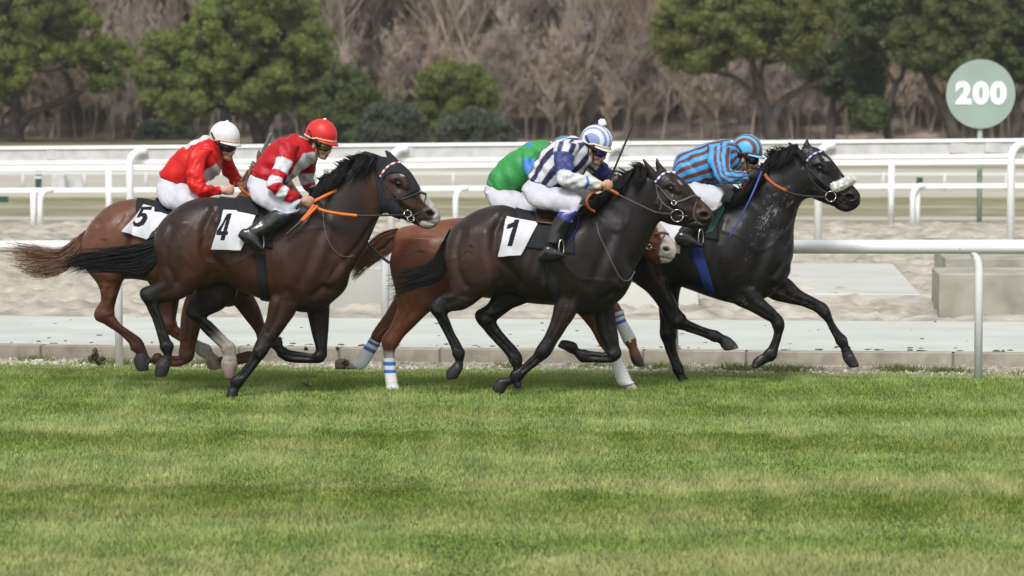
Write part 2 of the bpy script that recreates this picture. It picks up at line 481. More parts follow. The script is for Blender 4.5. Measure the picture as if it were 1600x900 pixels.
# --- concrete blocks and slabs beside the path
m_conc = mat('weathered_concrete', (0.33, 0.315, 0.265), 0.9, 0.15, noise=0.30, nscale=2.2, bump=0.4, bscale=40)
m_concl = mat('grey_wall_paint', (0.40, 0.395, 0.365), 0.85, 0.2, noise=0.08, nscale=1.6, bump=0.2, bscale=40)
m_whitew = mat('white_wall_paint', (0.55, 0.55, 0.52), 0.8, 0.2, noise=0.06, nscale=1.5, bump=0.2, bscale=30)
m_slab = mat('pale_slab', (0.47, 0.465, 0.435), 0.9, 0.15, noise=0.07, nscale=1.2, bump=0.2, bscale=30)
def block(name, px0, px1, d, depth, z0, z1, m, label, cat, bev=0.012, rot=None):
    p0 = P(px0, 400, d); p1 = P(px1, 400, d)
    sx = p1.x - p0.x
    me = bevel_box(sx, depth, z1 - z0, bev)
    o = obj(name, me, m, smooth=False)
    o.location = ((p0.x + p1.x) / 2, d + depth / 2, (z0 + z1) / 2); o.rotation_euler.z = SL * 0.35 if rot is None else rot
    return tag(o, label, cat)
block('concrete_block', 1474, 1735, 37.2, 1.3, 0.05, 0.575, m_conc, 'weathered grey concrete block beyond the path at the right', 'block')
block('concrete_block', 1487, 1760, 40.8, 2.2, 0.05, 0.56, m_conc, 'low concrete block just behind the big weathered block at the right', 'block')
block('concrete_slab', 1075, 1466, 39.6, 6.6, 0.02, 0.225, m_slab, 'wide pale concrete slab on the sand behind the leading horse', 'slab')
block('concrete_wall', 404, 722, 38.0, 2.0, 0.05, 0.60, m_concl, 'plain grey concrete wall behind the tail of the chestnut horse', 'wall')
wb = block('white_wall', 783, 1052, 38.3, 0.9, 0.05, 0.52, m_whitew, 'low white wall panel seen between the legs of the horse with cloth number one', 'wall')
block('wall_pillar', 1060, 1097, 38.0, 1.2, 0.05, 0.54, m_whitew, 'short white pillar at the end of the low white wall', 'pillar')

# ================================================================== RAILS
m_white = mat('white_plastic', (0.80, 0.805, 0.80), 0.38, 0.45, noise=0.035, nscale=3)
m_white2 = mat('white_enamel', (0.58, 0.58, 0.57), 0.45, 0.4, noise=0.05, nscale=2)
m_grime = mat('worn_white', (0.50, 0.50, 0.485), 0.6, 0.3, noise=0.12, nscale=6)
m_dkgreen = mat('dark_green_paint', (0.02, 0.075, 0.05), 0.5, 0.4)
m_slot = mat('dark_rubber', (0.05, 0.05, 0.05), 0.7, 0.3)

def goose(base, top, reach, r, hdir):
    """post that rises and then bends over toward the rail"""
    pts = [Vector(base), Vector((base[0], base[1], top - 0.22))]
    for k in range(1, 9):
        a = k / 8 * math.pi / 2
        pts.append(Vector((base[0] + hdir[0] * reach * (1 - math.cos(a)), base[1] + hdir[1] * reach * (1 - math.cos(a)), top - 0.22 + 0.22 * math.sin(a))))
    q = pts[-1].copy(); pts.append(q + Vector((hdir[0] * 0.06, hdir[1] * 0.06, 0)))
    mb = MB(); mb.tube(pts, r, 12); return mb

# near rail
dl, dr_ = 32.3, 30.75
def rail_d(px): return dl + (dr_ - dl) * (px - 0) / 1600
root = empty('running_rail', P(800, 600, rail_d(800)) * 1.0); root.location.z = 0
A = P(-260, 385, rail_d(-260)); B = P(1860, 386, rail_d(1860))
mb = MB(); mb.tube([A.lerp(B, t) for t in np.linspace(0, 1, 30)], [0.052 + 0.012 * t for t in np.linspace(0, 1, 30)], 20)
child(obj('rail_tube', mb.mesh('rail_tube'), m_white), root)
def at_px(A, B, px):
    lo, hi = -0.2, 1.2
    for _ in range(40):
        md_ = (lo + hi) / 2; c_ = A.lerp(B, md_)
        if proj(np.array([tuple(c_)]))[0, 0] < px: lo = md_
        else: hi = md_
    return A.lerp(B, lo)
for px, ytop in ((-230, 398), (185, 393), (602, 397), (1054, 398), (1530, 400)):
    c = at_px(A, B, px); base = Vector((c.x, c.y, -0.02))
    mb = goose(base, c.z - 0.004, 0.12, 0.036, (-1, 0.0))
    child(obj('rail_post', mb.mesh('rail_post'), m_white), root)
tag(root, 'near white running rail on curved posts just behind the horses', 'rail')

# second rail: a deep ridged aluminium section on curved posts
root = empty('running_rail', (0, 53, 0))
d2 = lambda px: 54.0 - 2.2 * px / 1600
A = P(-300, 236, d2(-300)); B = P(1900, 219, d2(1900))
def bar(A, B, dz, hgt, dep, dy=0.0, n=2):
    mb = MB(); t = (B - A); an = math.atan2(t.y, t.x); V = []
    for s in (0.0, 1.0):
        c = A.lerp(B, s)
        for q in ((-dep / 2, -hgt / 2), (dep / 2, -hgt / 2), (dep / 2, hgt / 2), (-dep / 2, hgt / 2)):
            V.append((c.x - math.sin(an) * (q[0] + dy), c.y + math.cos(an) * (q[0] + dy), c.z + dz + q[1]))
    mb.add(V, [(0, 1, 2, 3), (7, 6, 5, 4), (0, 4, 5, 1), (1, 5, 6, 2), (2, 6, 7, 3), (3, 7, 4, 0)])
    return mb
for nm, dz, hg, dp, dy, mm in (('rail_top_edge', 0.025, 0.05, 0.10, 0.0, m_white), ('rail_panel', -0.085, 0.165, 0.05, 0.0, m_grime), ('rail_lower_edge', -0.20, 0.06, 0.09, 0.0, m_white)):
    child(obj(nm, bar(A, B, dz, hg, dp, dy).mesh(nm), mm, smooth=False), root)
for px in (80, 640, 975, 1500, 1555):
    c = at_px(A, B, px); mb = MB(); mb.box((c.x, c.y - 0.03, c.z - 0.085), (0.30 if px > 1300 else 0.12, 0.03, 0.145), 0)
    child(obj('rail_joint', mb.mesh('rail_joint'), m_grime, smooth=False), root)
for px in (205, 612, 945, 1277, 1577):
    c = at_px(A, B, px); d = c.y
    mb = goose(Vector((c.x, d - 0.22, 0)), c.z - 0.03, 0.20, 0.058, (0.9, 0.45))
    child(obj('rail_post', mb.mesh('rail_post'), m_white), root)
tag(root, 'deep ridged white rail running behind the riders, on thick curved posts', 'rail')

def fence(yl, yr, d, hrail, r, posts, label, m=m_white2, low=None, thick=None, goosen=(), postm=None, r_post=None, name='white_fence'):
    root = empty(name, (0, d, 0))
    A = P(-150, yl, d); B = P(1750, yr, d)
    mb = bar(A, B, 0, thick or 2 * r, 2 * r); child(obj('rail', mb.mesh('rail'), m, smooth=False), root)
    if low:
        mb = bar(A, B, -low, 2 * r, 2 * r); child(obj('rail', mb.mesh('rail'), m, smooth=False), root)
    rp = r_post or r
    for px in posts:
        c = A.lerp(B, (px + 150) / 1900); mb = MB()
        if px in goosen:
            mb = goose(Vector((c.x, d - 0.12, 0)), c.z, 0.14, rp, (1, 0.4))
        else:
            mb.tube([(c.x, d - 0.02, 0), (c.x, d - 0.02, c.z + 0.02)], rp, 8)
        child(obj('fence_post', mb.mesh('fence_post'), postm or m), root)
    return tag(root, label, 'fence')
fence(264, 251, 61.0, 1.2, 0.045, (-120, 170, 500, 905, 1393, 1700), 'thin white rail on slim posts, first one behind the deep ridged rail', m_white, r_post=0.055)
fence(298, 289, 60.5, 0.7, 0.05, (52, 64, 630, 712, 1425, 1433), 'knee-high white rail on short curved posts at the edge of the grass verge', m_white, goosen=(64, 712, 1425), r_post=0.05, thick=0.08)
fence(270, 272, 84.0, 0.9, 0.05, list(range(-60, 1700, 96)), 'white rail with many posts across the far sand track', m_white2, r_post=0.035, thick=0.07)
fence(281, 279, 96.0, 0.5, 0.06, list(range(-20, 1700, 118)), 'low broad white board fence on the far pale sand', m_white2, thick=0.09, r_post=0.05)
fence(257, 258, 118.0, 1.0, 0.06, list(range(-90, 1700, 61)), 'distant white rail with closely spaced posts below the trees', m_white2, low=0.34, thick=0.08, r_post=0.04)
fence(240, 242, 150.0, 1.0, 0.07, list(range(-100, 1700, 77)), 'farthest white rail at the foot of the pines', m_white2, low=0.42, thick=0.10, r_post=0.05)

def small_post(px, y0, y1, d, wpx, m, label, cat, name):
    a = P(px, y0, d); b = P(px, y1, d); mb = MB(); wd = wpx * d / F
    mb.box((a.x, d, (a.z + b.z) / 2), (wd, wd, abs(a.z - b.z)))
    o = obj(name, mb.mesh(name), m, smooth=False); return tag(o, label, cat)
o = small_post(60, 264, 294, 84.6, 9, m_dkgreen, 'dark green marker post with a white band by the far track at the left', 'post', 'marker_post')
mb = MB(); c = P(60, 277, 84.6); mb.box(tuple(c), (0.16, 0.16, 0.05)); obj('white_band', mb.mesh('white_band'), m_white, o, smooth=False)
small_post(5, 307, 316, 66, 14, m_dkgreen, 'small dark green box on the verge at the left picture edge', 'box', 'utility_box')
small_post(1437, 277, 315, 84.6, 9, m_dkgreen, 'dark green marker post by the far track below the distance sign', 'post', 'marker_post')
small_post(92, 268, 294, 86, 20, m_grime, 'pale grey cabinet on the far sand left of the curved rail post', 'box', 'cabinet')
small_post(118, 276, 295, 86.5, 24, m_grime, 'wide low pale grey cabinet next to the taller cabinet on the far sand', 'box', 'cabinet')
small_post(1510, 296, 312, 92, 60, m_whitew, 'pale low wall section behind the distance sign pole', 'wall', 'low_wall')
small_post(1330, 298, 312, 92, 60, m_whitew, 'pale low wall section to the right of the leading horse muzzle', 'wall', 'low_wall')

# --- distance sign
m_sign = mat('sage_green_paint', (0.285, 0.365, 0.315), 0.45, 0.4, noise=0.05, nscale=3)
m_signw = mat('sign_white', (0.82, 0.83, 0.81), 0.5, 0.3)
ds = 61.2; c = P(1532, 147, ds); rad = 54 * ds / F
root = empty('distance_sign', (c.x, ds, 0))
mb = MB(); mb.tube([(c.x, ds + 0.035, 0), (c.x, ds + 0.035, c.z - rad * 0.2)], 0.045, 12)
child(obj('pole', mb.mesh('pole'), m_sign), root)
bm = bmesh.new(); bmesh.ops.create_cone(bm, segments=64, radius1=rad, radius2=rad, depth=0.03, cap_ends=True)
bmesh.ops.bevel(bm, geom=[e for e in bm.edges if abs(e.verts[0].co.z - e.verts[1].co.z) < 1e-6], offset=0.006, segments=2, affect='EDGES')
bm.transform(Matrix.Translation((c.x, ds - 0.03, c.z)) @ Matrix.Rotation(R(90), 4, 'X'))
me = bpy.data.meshes.new('disc'); bm.to_mesh(me); bm.free(); disc = child(obj('disc', me, m_sign, smooth=False), root)
def text_mesh(s, size, off, ext):
    cu = bpy.data.curves.new('t', 'FONT'); cu.body = s; cu.size = size; cu.offset = off; cu.extrude = ext
    cu.align_x = 'CENTER'; cu.align_y = 'CENTER'; cu.space_character = 1.16
    o = bpy.data.objects.new('t', cu); COL.objects.link(o); dg = bpy.context.evaluated_depsgraph_get(); dg.update()
    me = bpy.data.meshes.new_from_object(o.evaluated_get(dg)); bpy.data.objects.remove(o); return me
me = text_mesh('200', 0.50, 0.027, 0.004); me.materials.clear()
me.transform(Matrix.Translation((c.x, ds - 0.053, c.z)) @ Matrix.Rotation(R(90), 4, 'X') @ Matrix.Scale(1.03, 4, (1, 0, 0)))
child(obj('number_lettering', me, m_signw, smooth=False), root)
tag(root, 'round sage green distance sign reading 200 on a green pole', 'sign')

# ================================================================== TREES
m_hill = mat('wooded_slope', (0.42, 0.345, 0.285), 0.95, 0.05, noise=0.35, nscale=0.25)
V = []; Fc = []; nx, ny = 60, 14
for j in range(ny + 1):
    t = j / ny; y = 159 + 230 * t
    for i in range(nx + 1):
        x = -90 + 180 * i / nx
        V.append((x, y, 0.01 + 60 * t ** 1.15 + 1.2 * math.sin(x * 0.13 + j) * t))
for j in range(ny):
    for i in range(nx):
        a = j * (nx + 1) + i; Fc.append((a, a + 1, a + nx + 2, a + nx + 1))
tag(obj('hillside', newmesh('hillside', V, Fc), m_hill), kind='structure')

# leafless wood on the slope: one mass of grey-brown trees
m_bare, n_, b_ = mat_new('bare_bark'); b_.inputs['Roughness'].default_value = 0.9; b_.inputs['Specular IOR Level'].default_value = 0.1
oi = n_.nodes.new('ShaderNodeObjectInfo'); rp_ = n_.nodes.new('ShaderNodeValToRGB')
rp_.color_ramp.elements[0].color = (0.35, 0.272, 0.20, 1); rp_.color_ramp.elements[1].color = (0.34, 0.30, 0.265, 1)
e_ = rp_.color_ramp.elements.new(0.35); e_.color = (0.38, 0.315, 0.26, 1); e_ = rp_.color_ramp.elements.new(0.7); e_.color = (0.31, 0.245, 0.195, 1)
n_.links.new(oi.outputs['Random'], rp_.inputs[0]); n_.links.new(rp_.outputs[0], b_.inputs['Base Color'])
def bare_tree(seed, H):
    rg = random.Random(seed); mb = MB()
    def grow(p, d, L, r, lev):
        n = 3 if lev < 2 else 2; pts = [p]; rr = [r]
        for k in range(n):
            d = (d + Vector((rg.gauss(0, .13), rg.gauss(0, .13), rg.gauss(0.06, .08)))).normalized()
            p = p + d * L / n; pts.append(p); rr.append(r * (1 - 0.55 * (k + 1) / n))
        mb.tube(pts, rr, 3, cap=False)
        if lev >= 4: return
        nb = (20, 6, 4, 3)[lev]
        for k in range(nb):
            t = rg.uniform(0.3 if lev == 0 else 0.15, 1.0); i = min(int(t * n), n - 1)
            q = pts[i].lerp(pts[i + 1], t * n - i)
            ax = Vector((rg.gauss(0, 1), rg.gauss(0, 1), rg.uniform(0.35, 1.1))).normalized()
            grow(q, (d * 0.75 + ax * 0.8).normalized(), L * (rg.uniform(0.22, 0.40) if lev == 0 else rg.uniform(0.42, 0.62)), max(r * 0.46, 0.010), lev + 1)
    grow(Vector((0, 0, 0)), Vector((0, 0, 1)), H, H * 0.0062, 0)
    return mb.mesh('bare_tree_%d' % seed)
src = bpy.data.collections.new('bare_tree_kinds')
for s in range(5):
    me = bare_tree(s, (9.5, 10.5, 8.5, 3.2, 2.6)[s]); me.materials.append(m_bare)
    src.objects.link(bpy.data.objects.new('bare_tree_kind', me))
pts = []; rg = random.Random(5)
for i in range(2300):
    y = 158 + 150 * rg.random() ** 1.3; x = rg.uniform(-1, 1) * (y * 0.155 + 3); t = max(0, (y - 159) / 230)
    pts.append((x, y, 60 * t ** 1.15))
me = newmesh('leafless_wood', pts, [])
wood = obj('leafless_wood', me); tag(wood, 'mass of leafless grey-brown trees on the far slope', 'wood', kind='stuff')
ng = bpy.data.node_groups.new('scatter_trees', 'GeometryNodeTree')
ng.interface.new_socket('Geometry', in_out='INPUT', socket_type='NodeSocketGeometry'); ng.interface.new_socket('Geometry', in_out='OUTPUT', socket_type='NodeSocketGeometry')
N = ng.nodes; gi = N.new('NodeGroupInput'); go = N.new('NodeGroupOutput')
ci = N.new('GeometryNodeCollectionInfo'); ci.inputs[0].default_value = src; ci.inputs[1].default_value = True; ci.inputs[2].default_value = True
ip = N.new('GeometryNodeInstanceOnPoints'); ip.inputs['Pick Instance'].default_value = True
rv = N.new('FunctionNodeRandomValue'); rv.data_type = 'FLOAT_VECTOR'; rv.inputs[0].default_value = (-0.06, -0.06, 0); rv.inputs[1].default_value = (0.06, 0.06, 6.28)
rs = N.new('FunctionNodeRandomValue'); rs.data_type = 'FLOAT'; rs.inputs[2].default_value = 0.75; rs.inputs[3].default_value = 1.35
ng.links.new(gi.outputs[0], ip.inputs['Points']); ng.links.new(ci.outputs[0], ip.inputs['Instance'])
ng.links.new(rv.outputs[0], ip.inputs['Rotation']); ng.links.new(rs.outputs[1], ip.inputs['Scale']); ng.links.new(ip.outputs[0], go.inputs[0])
md = wood.modifiers.new('scatter', 'NODES'); md.node_group = ng
src2 = bpy.data.collections.new('dry_brush_kinds')
for q in list(src.objects)[3:5]: src2.objects.link(q)
ng2 = ng.copy(); next(n_ for n_ in ng2.nodes if n_.bl_idname == 'GeometryNodeCollectionInfo').inputs[0].default_value = src2
pts = []
for i in range(1500):
    y = 157 + 70 * rg.random() ** 1.6; x = rg.uniform(-1, 1) * (y * 0.155 + 3); t = max(0, (y - 159) / 230)
    pts.append((x, y, 60 * t ** 1.15 - 0.1))
brush = obj('dry_undergrowth', newmesh('dry_undergrowth', pts, [])); tag(brush, 'dry leafless undergrowth at the foot of the far wood', 'undergrowth', kind='stuff')
brush.modifiers.new('scatter', 'NODES').node_group = ng2

m_needle = mat_vcol('pine_needles', 0.65, 0.2, noise=0.2, nscale=0.7, trans=0.18)
m_bark = mat('pine_bark', (0.085, 0.072, 0.064), 0.95, 0.1, noise=0.35, nscale=2.5, bump=0.8, bscale=10)
def tufts(centres, radii, n, size, base, rg, top_bias=0.35):
    """needle tufts spread over and through ellipsoidal clumps"""
    C = np.asarray(centres); Rr = np.asarray(radii); k = rg.choice(len(C), n, p=(Rr[:, 0] ** 2) / (Rr[:, 0] ** 2).sum())
    u = rg.normal(size=(n, 3)); u /= np.linalg.norm(u, axis=1)[:, None]
    u[:, 2] = np.where(rg.random(n) < top_bias, np.abs(u[:, 2]), u[:, 2])
    rr = (0.55 + 0.5 * rg.random(n) ** 0.6)
    p = C[k] + u * Rr[k] * rr[:, None] * (1 + 0.12 * rg.normal(size=(n, 1)))
    d = u * 0.7 + rg.normal(size=(n, 3)) * 0.55 + [0, 0, 0.35]; d /= np.linalg.norm(d, axis=1)[:, None]
    s = np.cross(d, rg.normal(size=(n, 3))); s /= np.linalg.norm(s, axis=1)[:, None]
    L = size * rg.uniform(0.7, 1.5, (n, 1)); W = L * rg.uniform(0.25, 0.5, (n, 1))
    V = np.stack([p - s * W, p + s * W, p + d * L * 1.5], 1)
    tone = rg.uniform(0.75, 1.3, (len(C), 1)); hue = rg.uniform(-0.05, 0.05, len(C))
    c = np.array(base)[None] * tone[k] * rg.uniform(0.7, 1.35, (n, 1)); c[:, 0] *= 1 + hue[k] * 1.5
    return V, np.repeat(c, 3, 0)
def sample_clumps(poly, n, rmin, rmax, d, s, rg, depth=1.0):
    xs = [p[0] for p in poly]; ys = [p[1] for p in poly]; C, Rr = [], []
    cx, cy = sum(xs) / len(xs), sum(ys) / len(ys); hw = (max(xs) - min(xs)) / 2
    while len(C) < n:
        q = np.array([[rg.uniform(min(xs), max(xs)), rg.uniform(min(ys), max(ys))]])
        if not in_poly(q, poly)[0]: continue
        e = abs(q[0, 0] - cx) / hw; dep = math.sqrt(max(0.05, 1 - e * e)) * hw / s * depth
        r = rg.uniform(rmin, rmax)
        C.append(P(q[0, 0], q[0, 1], d + rg.uniform(-1, 1) * dep)); Rr.append((r, r, r * 0.78))
    return C, Rr
def pine(name, label, d, poly, limbs, base, n_clump, n_leaf, rr, size=0.16, seed=1, cat='tree', group='pines beyond the rails', depth=0.8, bias=0.35):
    rg = np.random.default_rng(seed); s = F / d
    b = limbs[0][0]; p0 = P(b[0], b[1], d)
    root = empty(name, (p0.x, d, 0))
    mb = MB()
    for L in limbs:
        a, _ = catmull([(q[0], q[1], q[2], (q[3] if len(q) > 3 else 0)) for q in L], 4)
        pts = [P(q[0], q[1], d + q[3]) for q in a]
        if L is limbs[0]: pts[0].z = -0.05
        mb.tube(pts, [q[2] / s for q in a], 9)
    # fine limbs reaching into the crown
    C, Rr = sample_clumps(poly, int(n_clump * 4.5), rr[0] * .5, rr[1] * .62, d, s, rg, depth)
    ends = [P(q[0], q[1], d + (q[3] if len(q) > 3 else 0)) for L in limbs for q in L[1:]]
    for c in C[::5]:
        e = min(ends, key=lambda q: (q - c).length + 0.6 * max(0, q.z - c.z)); m_ = e.lerp(c, 0.5) - Vector((0, 0, 0.06 * (c - e).length))
        mb.tube([e, e.lerp(m_, 0.6), m_, c], [0.075, 0.06, 0.045, 0.02], 5)
    child(obj('trunk', mb.mesh('trunk'), m_bark), root)
    V, c = tufts(C, Rr, int(n_leaf * 1.7), size * 0.44, base, rg, bias)
    tri = iv[np.array(ifc)]
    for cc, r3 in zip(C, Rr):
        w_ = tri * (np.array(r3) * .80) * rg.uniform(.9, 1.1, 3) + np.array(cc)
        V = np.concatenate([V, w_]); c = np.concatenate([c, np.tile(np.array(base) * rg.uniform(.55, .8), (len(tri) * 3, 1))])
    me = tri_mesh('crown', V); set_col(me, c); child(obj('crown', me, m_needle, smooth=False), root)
    return tag(root, label, cat, group)
PG = (0.142, 0.172, 0.044); PD = (0.098, 0.122, 0.044); SHR = (0.085, 0.098, 0.068)
pine('pine_tree', 'umbrella pine with a forked dark trunk at the left picture edge', 150,
     [(-120, -60), (60, -70), (125, -30), (152, 42), (198, 52), (208, 92), (188, 132), (150, 138), (120, 108), (75, 95), (52, 130), (10, 150), (-110, 140)],
     [[(28, 232, 12), (24, 195, 11), (24, 150, 8), (14, 90, 5), (0, 30, 3)], [(30, 200, 9), (48, 178, 7), (80, 165, 5.5), (120, 148, 4), (160, 115, 2)], [(26, 150, 6), (45, 110, 4), (60, 60, 3)], [(24, 170, 4), (-30, 130, 3), (-60, 90, 2)]],
     PG, 95, 34000, (0.42, 0.75), seed=1)
pine('pine_tree', 'broad round-topped pine right behind the two riders in red', 142,
     [(214, 112), (232, 62), (288, 40), (318, 12), (345, -18), (395, -45), (450, -25), (492, 18), (516, 68), (520, 105), (512, 150), (470, 180), (430, 165), (395, 172), (350, 160), (318, 170), (280, 192), (232, 168)],
     [[(408, 234, 12), (402, 205, 10), (388, 178, 7), (360, 130, 5), (350, 60, 3)], [(406, 210, 8), (425, 180, 6), (440, 140, 5), (450, 60, 3)], [(392, 185, 5), (340, 165, 4), (290, 130, 3)], [(425, 180, 4), (470, 150, 3), (495, 110, 2)]],
     PG, 150, 52000, (0.40, 0.78), seed=2)
pine('pine_tree', 'smaller dark pine tucked against the right side of the broad round-topped pine', 140,
     [(500, 130), (520, 108), (555, 112), (585, 138), (598, 165), (590, 195), (545, 222), (510, 215), (490, 180)],
     [[(545, 233, 6), (545, 200, 5), (540, 160, 3)], [(545, 205, 3), (565, 170, 2)], [(545, 205, 3), (520, 165, 2)]],
     PD, 50, 18000, (0.36, 0.6), seed=3)
pine('pine_tree', 'small round green pine standing alone above the blinkered horse', 152,
     [(650, 155), (662, 118), (700, 99), (740, 106), (770, 132), (776, 160), (752, 188), (700, 205), (658, 195)],
     [[(705, 231, 6), (706, 200, 5), (708, 150, 3)], [(706, 195, 3), (740, 160, 2)], [(706, 195, 3), (675, 160, 2)]],
     PG, 48, 20000, (0.42, 0.7), seed=4)
pine('pine_tree', 'spreading pine with a tall forked trunk behind the leading rider', 138,
     [(1022, 62), (1034, 22), (1062, -20), (1150, -50), (1270, -40), (1310, 10), (1288, 62), (1240, 92), (1190, 84), (1150, 98), (1090, 112), (1048, 98)],
     [[(1207, 230, 12), (1204, 195, 11), (1194, 160, 8), (1180, 118, 6), (1168, 60, 3)], [(1205, 196, 9), (1222, 160, 7), (1262, 136, 5), (1300, 120, 3)], [(1196, 165, 5), (1150, 122, 4), (1100, 110, 3)], [(1190, 150, 5), (1192, 100, 4), (1215, 50, 2)]],
     (0.142, 0.160, 0.048), 120, 42000, (0.40, 0.75), seed=5)
pine('pine_tree', 'mid-sized pine with a straight trunk to the right of the tall forked pine', 150,
     [(1236, 92), (1290, 74), (1355, 58), (1388, 95), (1380, 140), (1352, 165), (1300, 148), (1262, 132)],
     [[(1297, 230, 8), (1299, 190, 7), (1304, 140, 4), (1312, 90, 2)], [(1300, 185, 4), (1330, 155, 3), (1360, 120, 2)]],
     PD, 36, 15000, (0.40, 0.62), seed=6)
pine('pine_tree', 'pine with a bent thin trunk and a dark low bough left of the distance sign', 146,
     [(1330, 175), (1362, 158), (1395, 165), (1392, 188), (1362, 204), (1335, 196), (1318, 20), (1340, -40), (1430, -50), (1440, 30), (1405, 80), (1365, 56), (1325, 52)],
     [[(1392, 230, 7), (1386, 195, 6), (1396, 140, 4.5), (1412, 108, 3.5), (1400, 40, 2)], [(1388, 198, 4), (1370, 180, 3), (1345, 180, 2)], [(1398, 130, 3), (1370, 80, 2)]],
     PD, 85, 30000, (0.38, 0.65), seed=7)
pine('pine_tree', 'dark-crowned pine whose leaning trunk passes just left of the distance sign', 144,
     [(1395, 60), (1420, -10), (1480, -50), (1540, -40), (1560, 40), (1530, 110), (1490, 128), (1440, 112), (1405, 100)],
     [[(1497, 230, 11), (1482, 185, 9), (1462, 145, 7), (1448, 110, 5), (1460, 50, 3)], [(1470, 160, 5), (1500, 110, 4), (1515, 60, 2)]],
     (0.108, 0.128, 0.044), 90, 34000, (0.40, 0.72), seed=8)
pine('pine_tree', 'pine at the right picture edge behind the distance sign', 147,
     [(1535, 20), (1560, -40), (1680, -60), (1700, 60), (1660, 130), (1600, 128), (1550, 105)],
     [[(1582, 230, 10), (1590, 180, 8), (1578, 120, 6), (1590, 60, 3)], [(1588, 165, 5), (1620, 110, 3)]],
     PD, 90, 32000, (0.40, 0.72), seed=9)
for lab, px0, px1, yt, dd, sd_ in (
        ('dark blue-green bush at the foot of the small dark pine', 560, 662, 162, 134, 21),
        ('dark rounded bush to the right of the small round pine', 688, 800, 178, 136, 22),
        ('faint grey-green bush behind the rider in the white cap', 216, 300, 186, 156, 23)):
    pw = px1 - px0
    pine('evergreen_bush', lab, dd, [(px0, 232), (px0 + 4, 200), (px0 + pw * .25, yt + 8), (px0 + pw * .5, yt), (px0 + pw * .8, yt + 10), (px1, 205), (px1 + 2, 232)],
         [[((px0 + px1) / 2, 233, 5), ((px0 + px1) / 2, 210, 4), ((px0 + px1) / 2 + 5, 190, 2)]], SHR, 45, 16000, (0.35, 0.6), seed=sd_, cat='bush', group='evergreen bushes below the pines', depth=0.7, bias=0.5)

# ================================================================== HORSES
BLACK = (0.011, 0.010, 0.011); HOOF = (0.045, 0.042, 0.042); WHITE_HAIR = (0.55, 0.50, 0.44)
m_coat = mat_vcol('horse_coat', 0.36, 0.28, noise=0.18, nscale=14, bump=0.17, bscale=30, stretch=(1, 1, 1.6))
n_ = m_coat.node_tree; b_ = n_.nodes['Principled BSDF']; tc_ = n_.nodes.new('ShaderNodeTexCoord')
nz_ = n_.nodes.new('ShaderNodeTexNoise'); nz_.inputs['Scale'].default_value = 9; nz_.inputs['Detail'].default_value = 8; nz_.inputs['Roughness'].default_value = 0.65
rr_ = n_.nodes.new('ShaderNodeMapRange'); rr_.inputs[1].default_value = 0.32; rr_.inputs[2].default_value = 0.68; rr_.inputs[3].default_value = 0.30; rr_.inputs[4].default_value = 0.58
n_.links.new(tc_.outputs['Object'], nz_.inputs['Vector']); n_.links.new(nz_.outputs[0], rr_.inputs[0]); n_.links.new(rr_.outputs[0], b_.inputs['Roughness'])
m_eye = mat('horse_eye', (0.008, 0.006, 0.005), 0.08, 0.6)
m_hair_black = mat('black_hair', (0.007, 0.0065, 0.007), 0.55, 0.22, noise=0.3, nscale=40)
m_hair_chest = mat('chestnut_hair', (0.150, 0.060, 0.028), 0.55, 0.25, noise=0.4, nscale=30)
m_hair_tan = mat('tan_brown_hair', (0.24, 0.135, 0.085), 0.55, 0.25, noise=0.45, nscale=30)

def strands(mb, guides, n, spread_y, r0, r1, rg, wild=0.02, taper_len=(0.7, 1.0), n_seg=9):
    """hair: every strand blends between guide curves (lists of world points, root to tip)"""
    Gd = [np.array([tuple(p) for p in g]) for g in guides]
    Gd = [catmull(g, 5)[0] for g in Gd]
    m = min(len(g) for g in Gd); Gd = [g[np.linspace(0, len(g) - 1, n_seg).astype(int)] for g in Gd]
    K = len(Gd)
    for i in range(n):
        u = rg.uniform(0, K - 1); k = min(int(u), K - 2); f = u - k
        c = Gd[k] * (1 - f) + Gd[k + 1] * f
        L = rg.uniform(*taper_len); t = np.linspace(0, L, n_seg) * (n_seg - 1)
        i0 = np.clip(t.astype(int), 0, n_seg - 2); ff = (t - i0)[:, None]
        c = c[i0] * (1 - ff) + c[i0 + 1] * ff
        tt = np.linspace(0, 1, n_seg)[:, None]
        off = rg.normal(0, 1, 3) * wild
        wob = np.sin(tt * rg.uniform(2, 9) + rg.uniform(0, 6)) * rg.normal(0, 1, 3) * wild * 0.75
        c = c + tt ** 1.4 * off + wob * tt + np.array([0, 1, 0]) * rg.normal(0, spread_y) * (0.45 + 0.55 * tt)
        rr = np.linspace(r0, r1, n_seg) * rg.uniform(0.7, 1.2)
        mb.tube([Vector(q) for q in c], list(rr), 3, cap=False)

# sculpted muscle lines traced on the horse with cloth four, moved along for the others: (polyline, width px, depth m)
MUSCLE = [
    ([(502, 362), (492, 388), (480, 418), (470, 440)], 8, -0.010),
    ([(518, 345), (505, 392), (490, 432)], 8, 0.008),
    ([(430, 345), (416, 385), (420, 425), (432, 462)], 6, -0.010),
    ([(455, 360), (447, 400), (455, 440)], 14, 0.014),
    ([(334, 330), (320, 355), (317, 385), (322, 410), (329, 432)], 6, -0.022),
    ([(308, 360), (305, 395), (312, 425)], 11, 0.018),
    ([(268, 352), (259, 385), (262, 415), (275, 440)], 5, -0.012),
    ([(285, 350), (280, 395), (290, 430)], 10, 0.010),
    ([(331, 402), (345, 415), (358, 436)], 6, -0.012),
    ([(348, 400), (380, 425), (410, 445)], 12, 0.006),
    ([(325, 325), (333, 332), (338, 345)], 6, 0.012),
    ([(520, 452), (505, 448), (490, 462)], 5, -0.012),
    ([(512, 440), (528, 432), (540, 418)], 9, 0.012),
    ([(445, 452), (432, 490), (418, 520)], 3, -0.006),
]
HORSES = {}
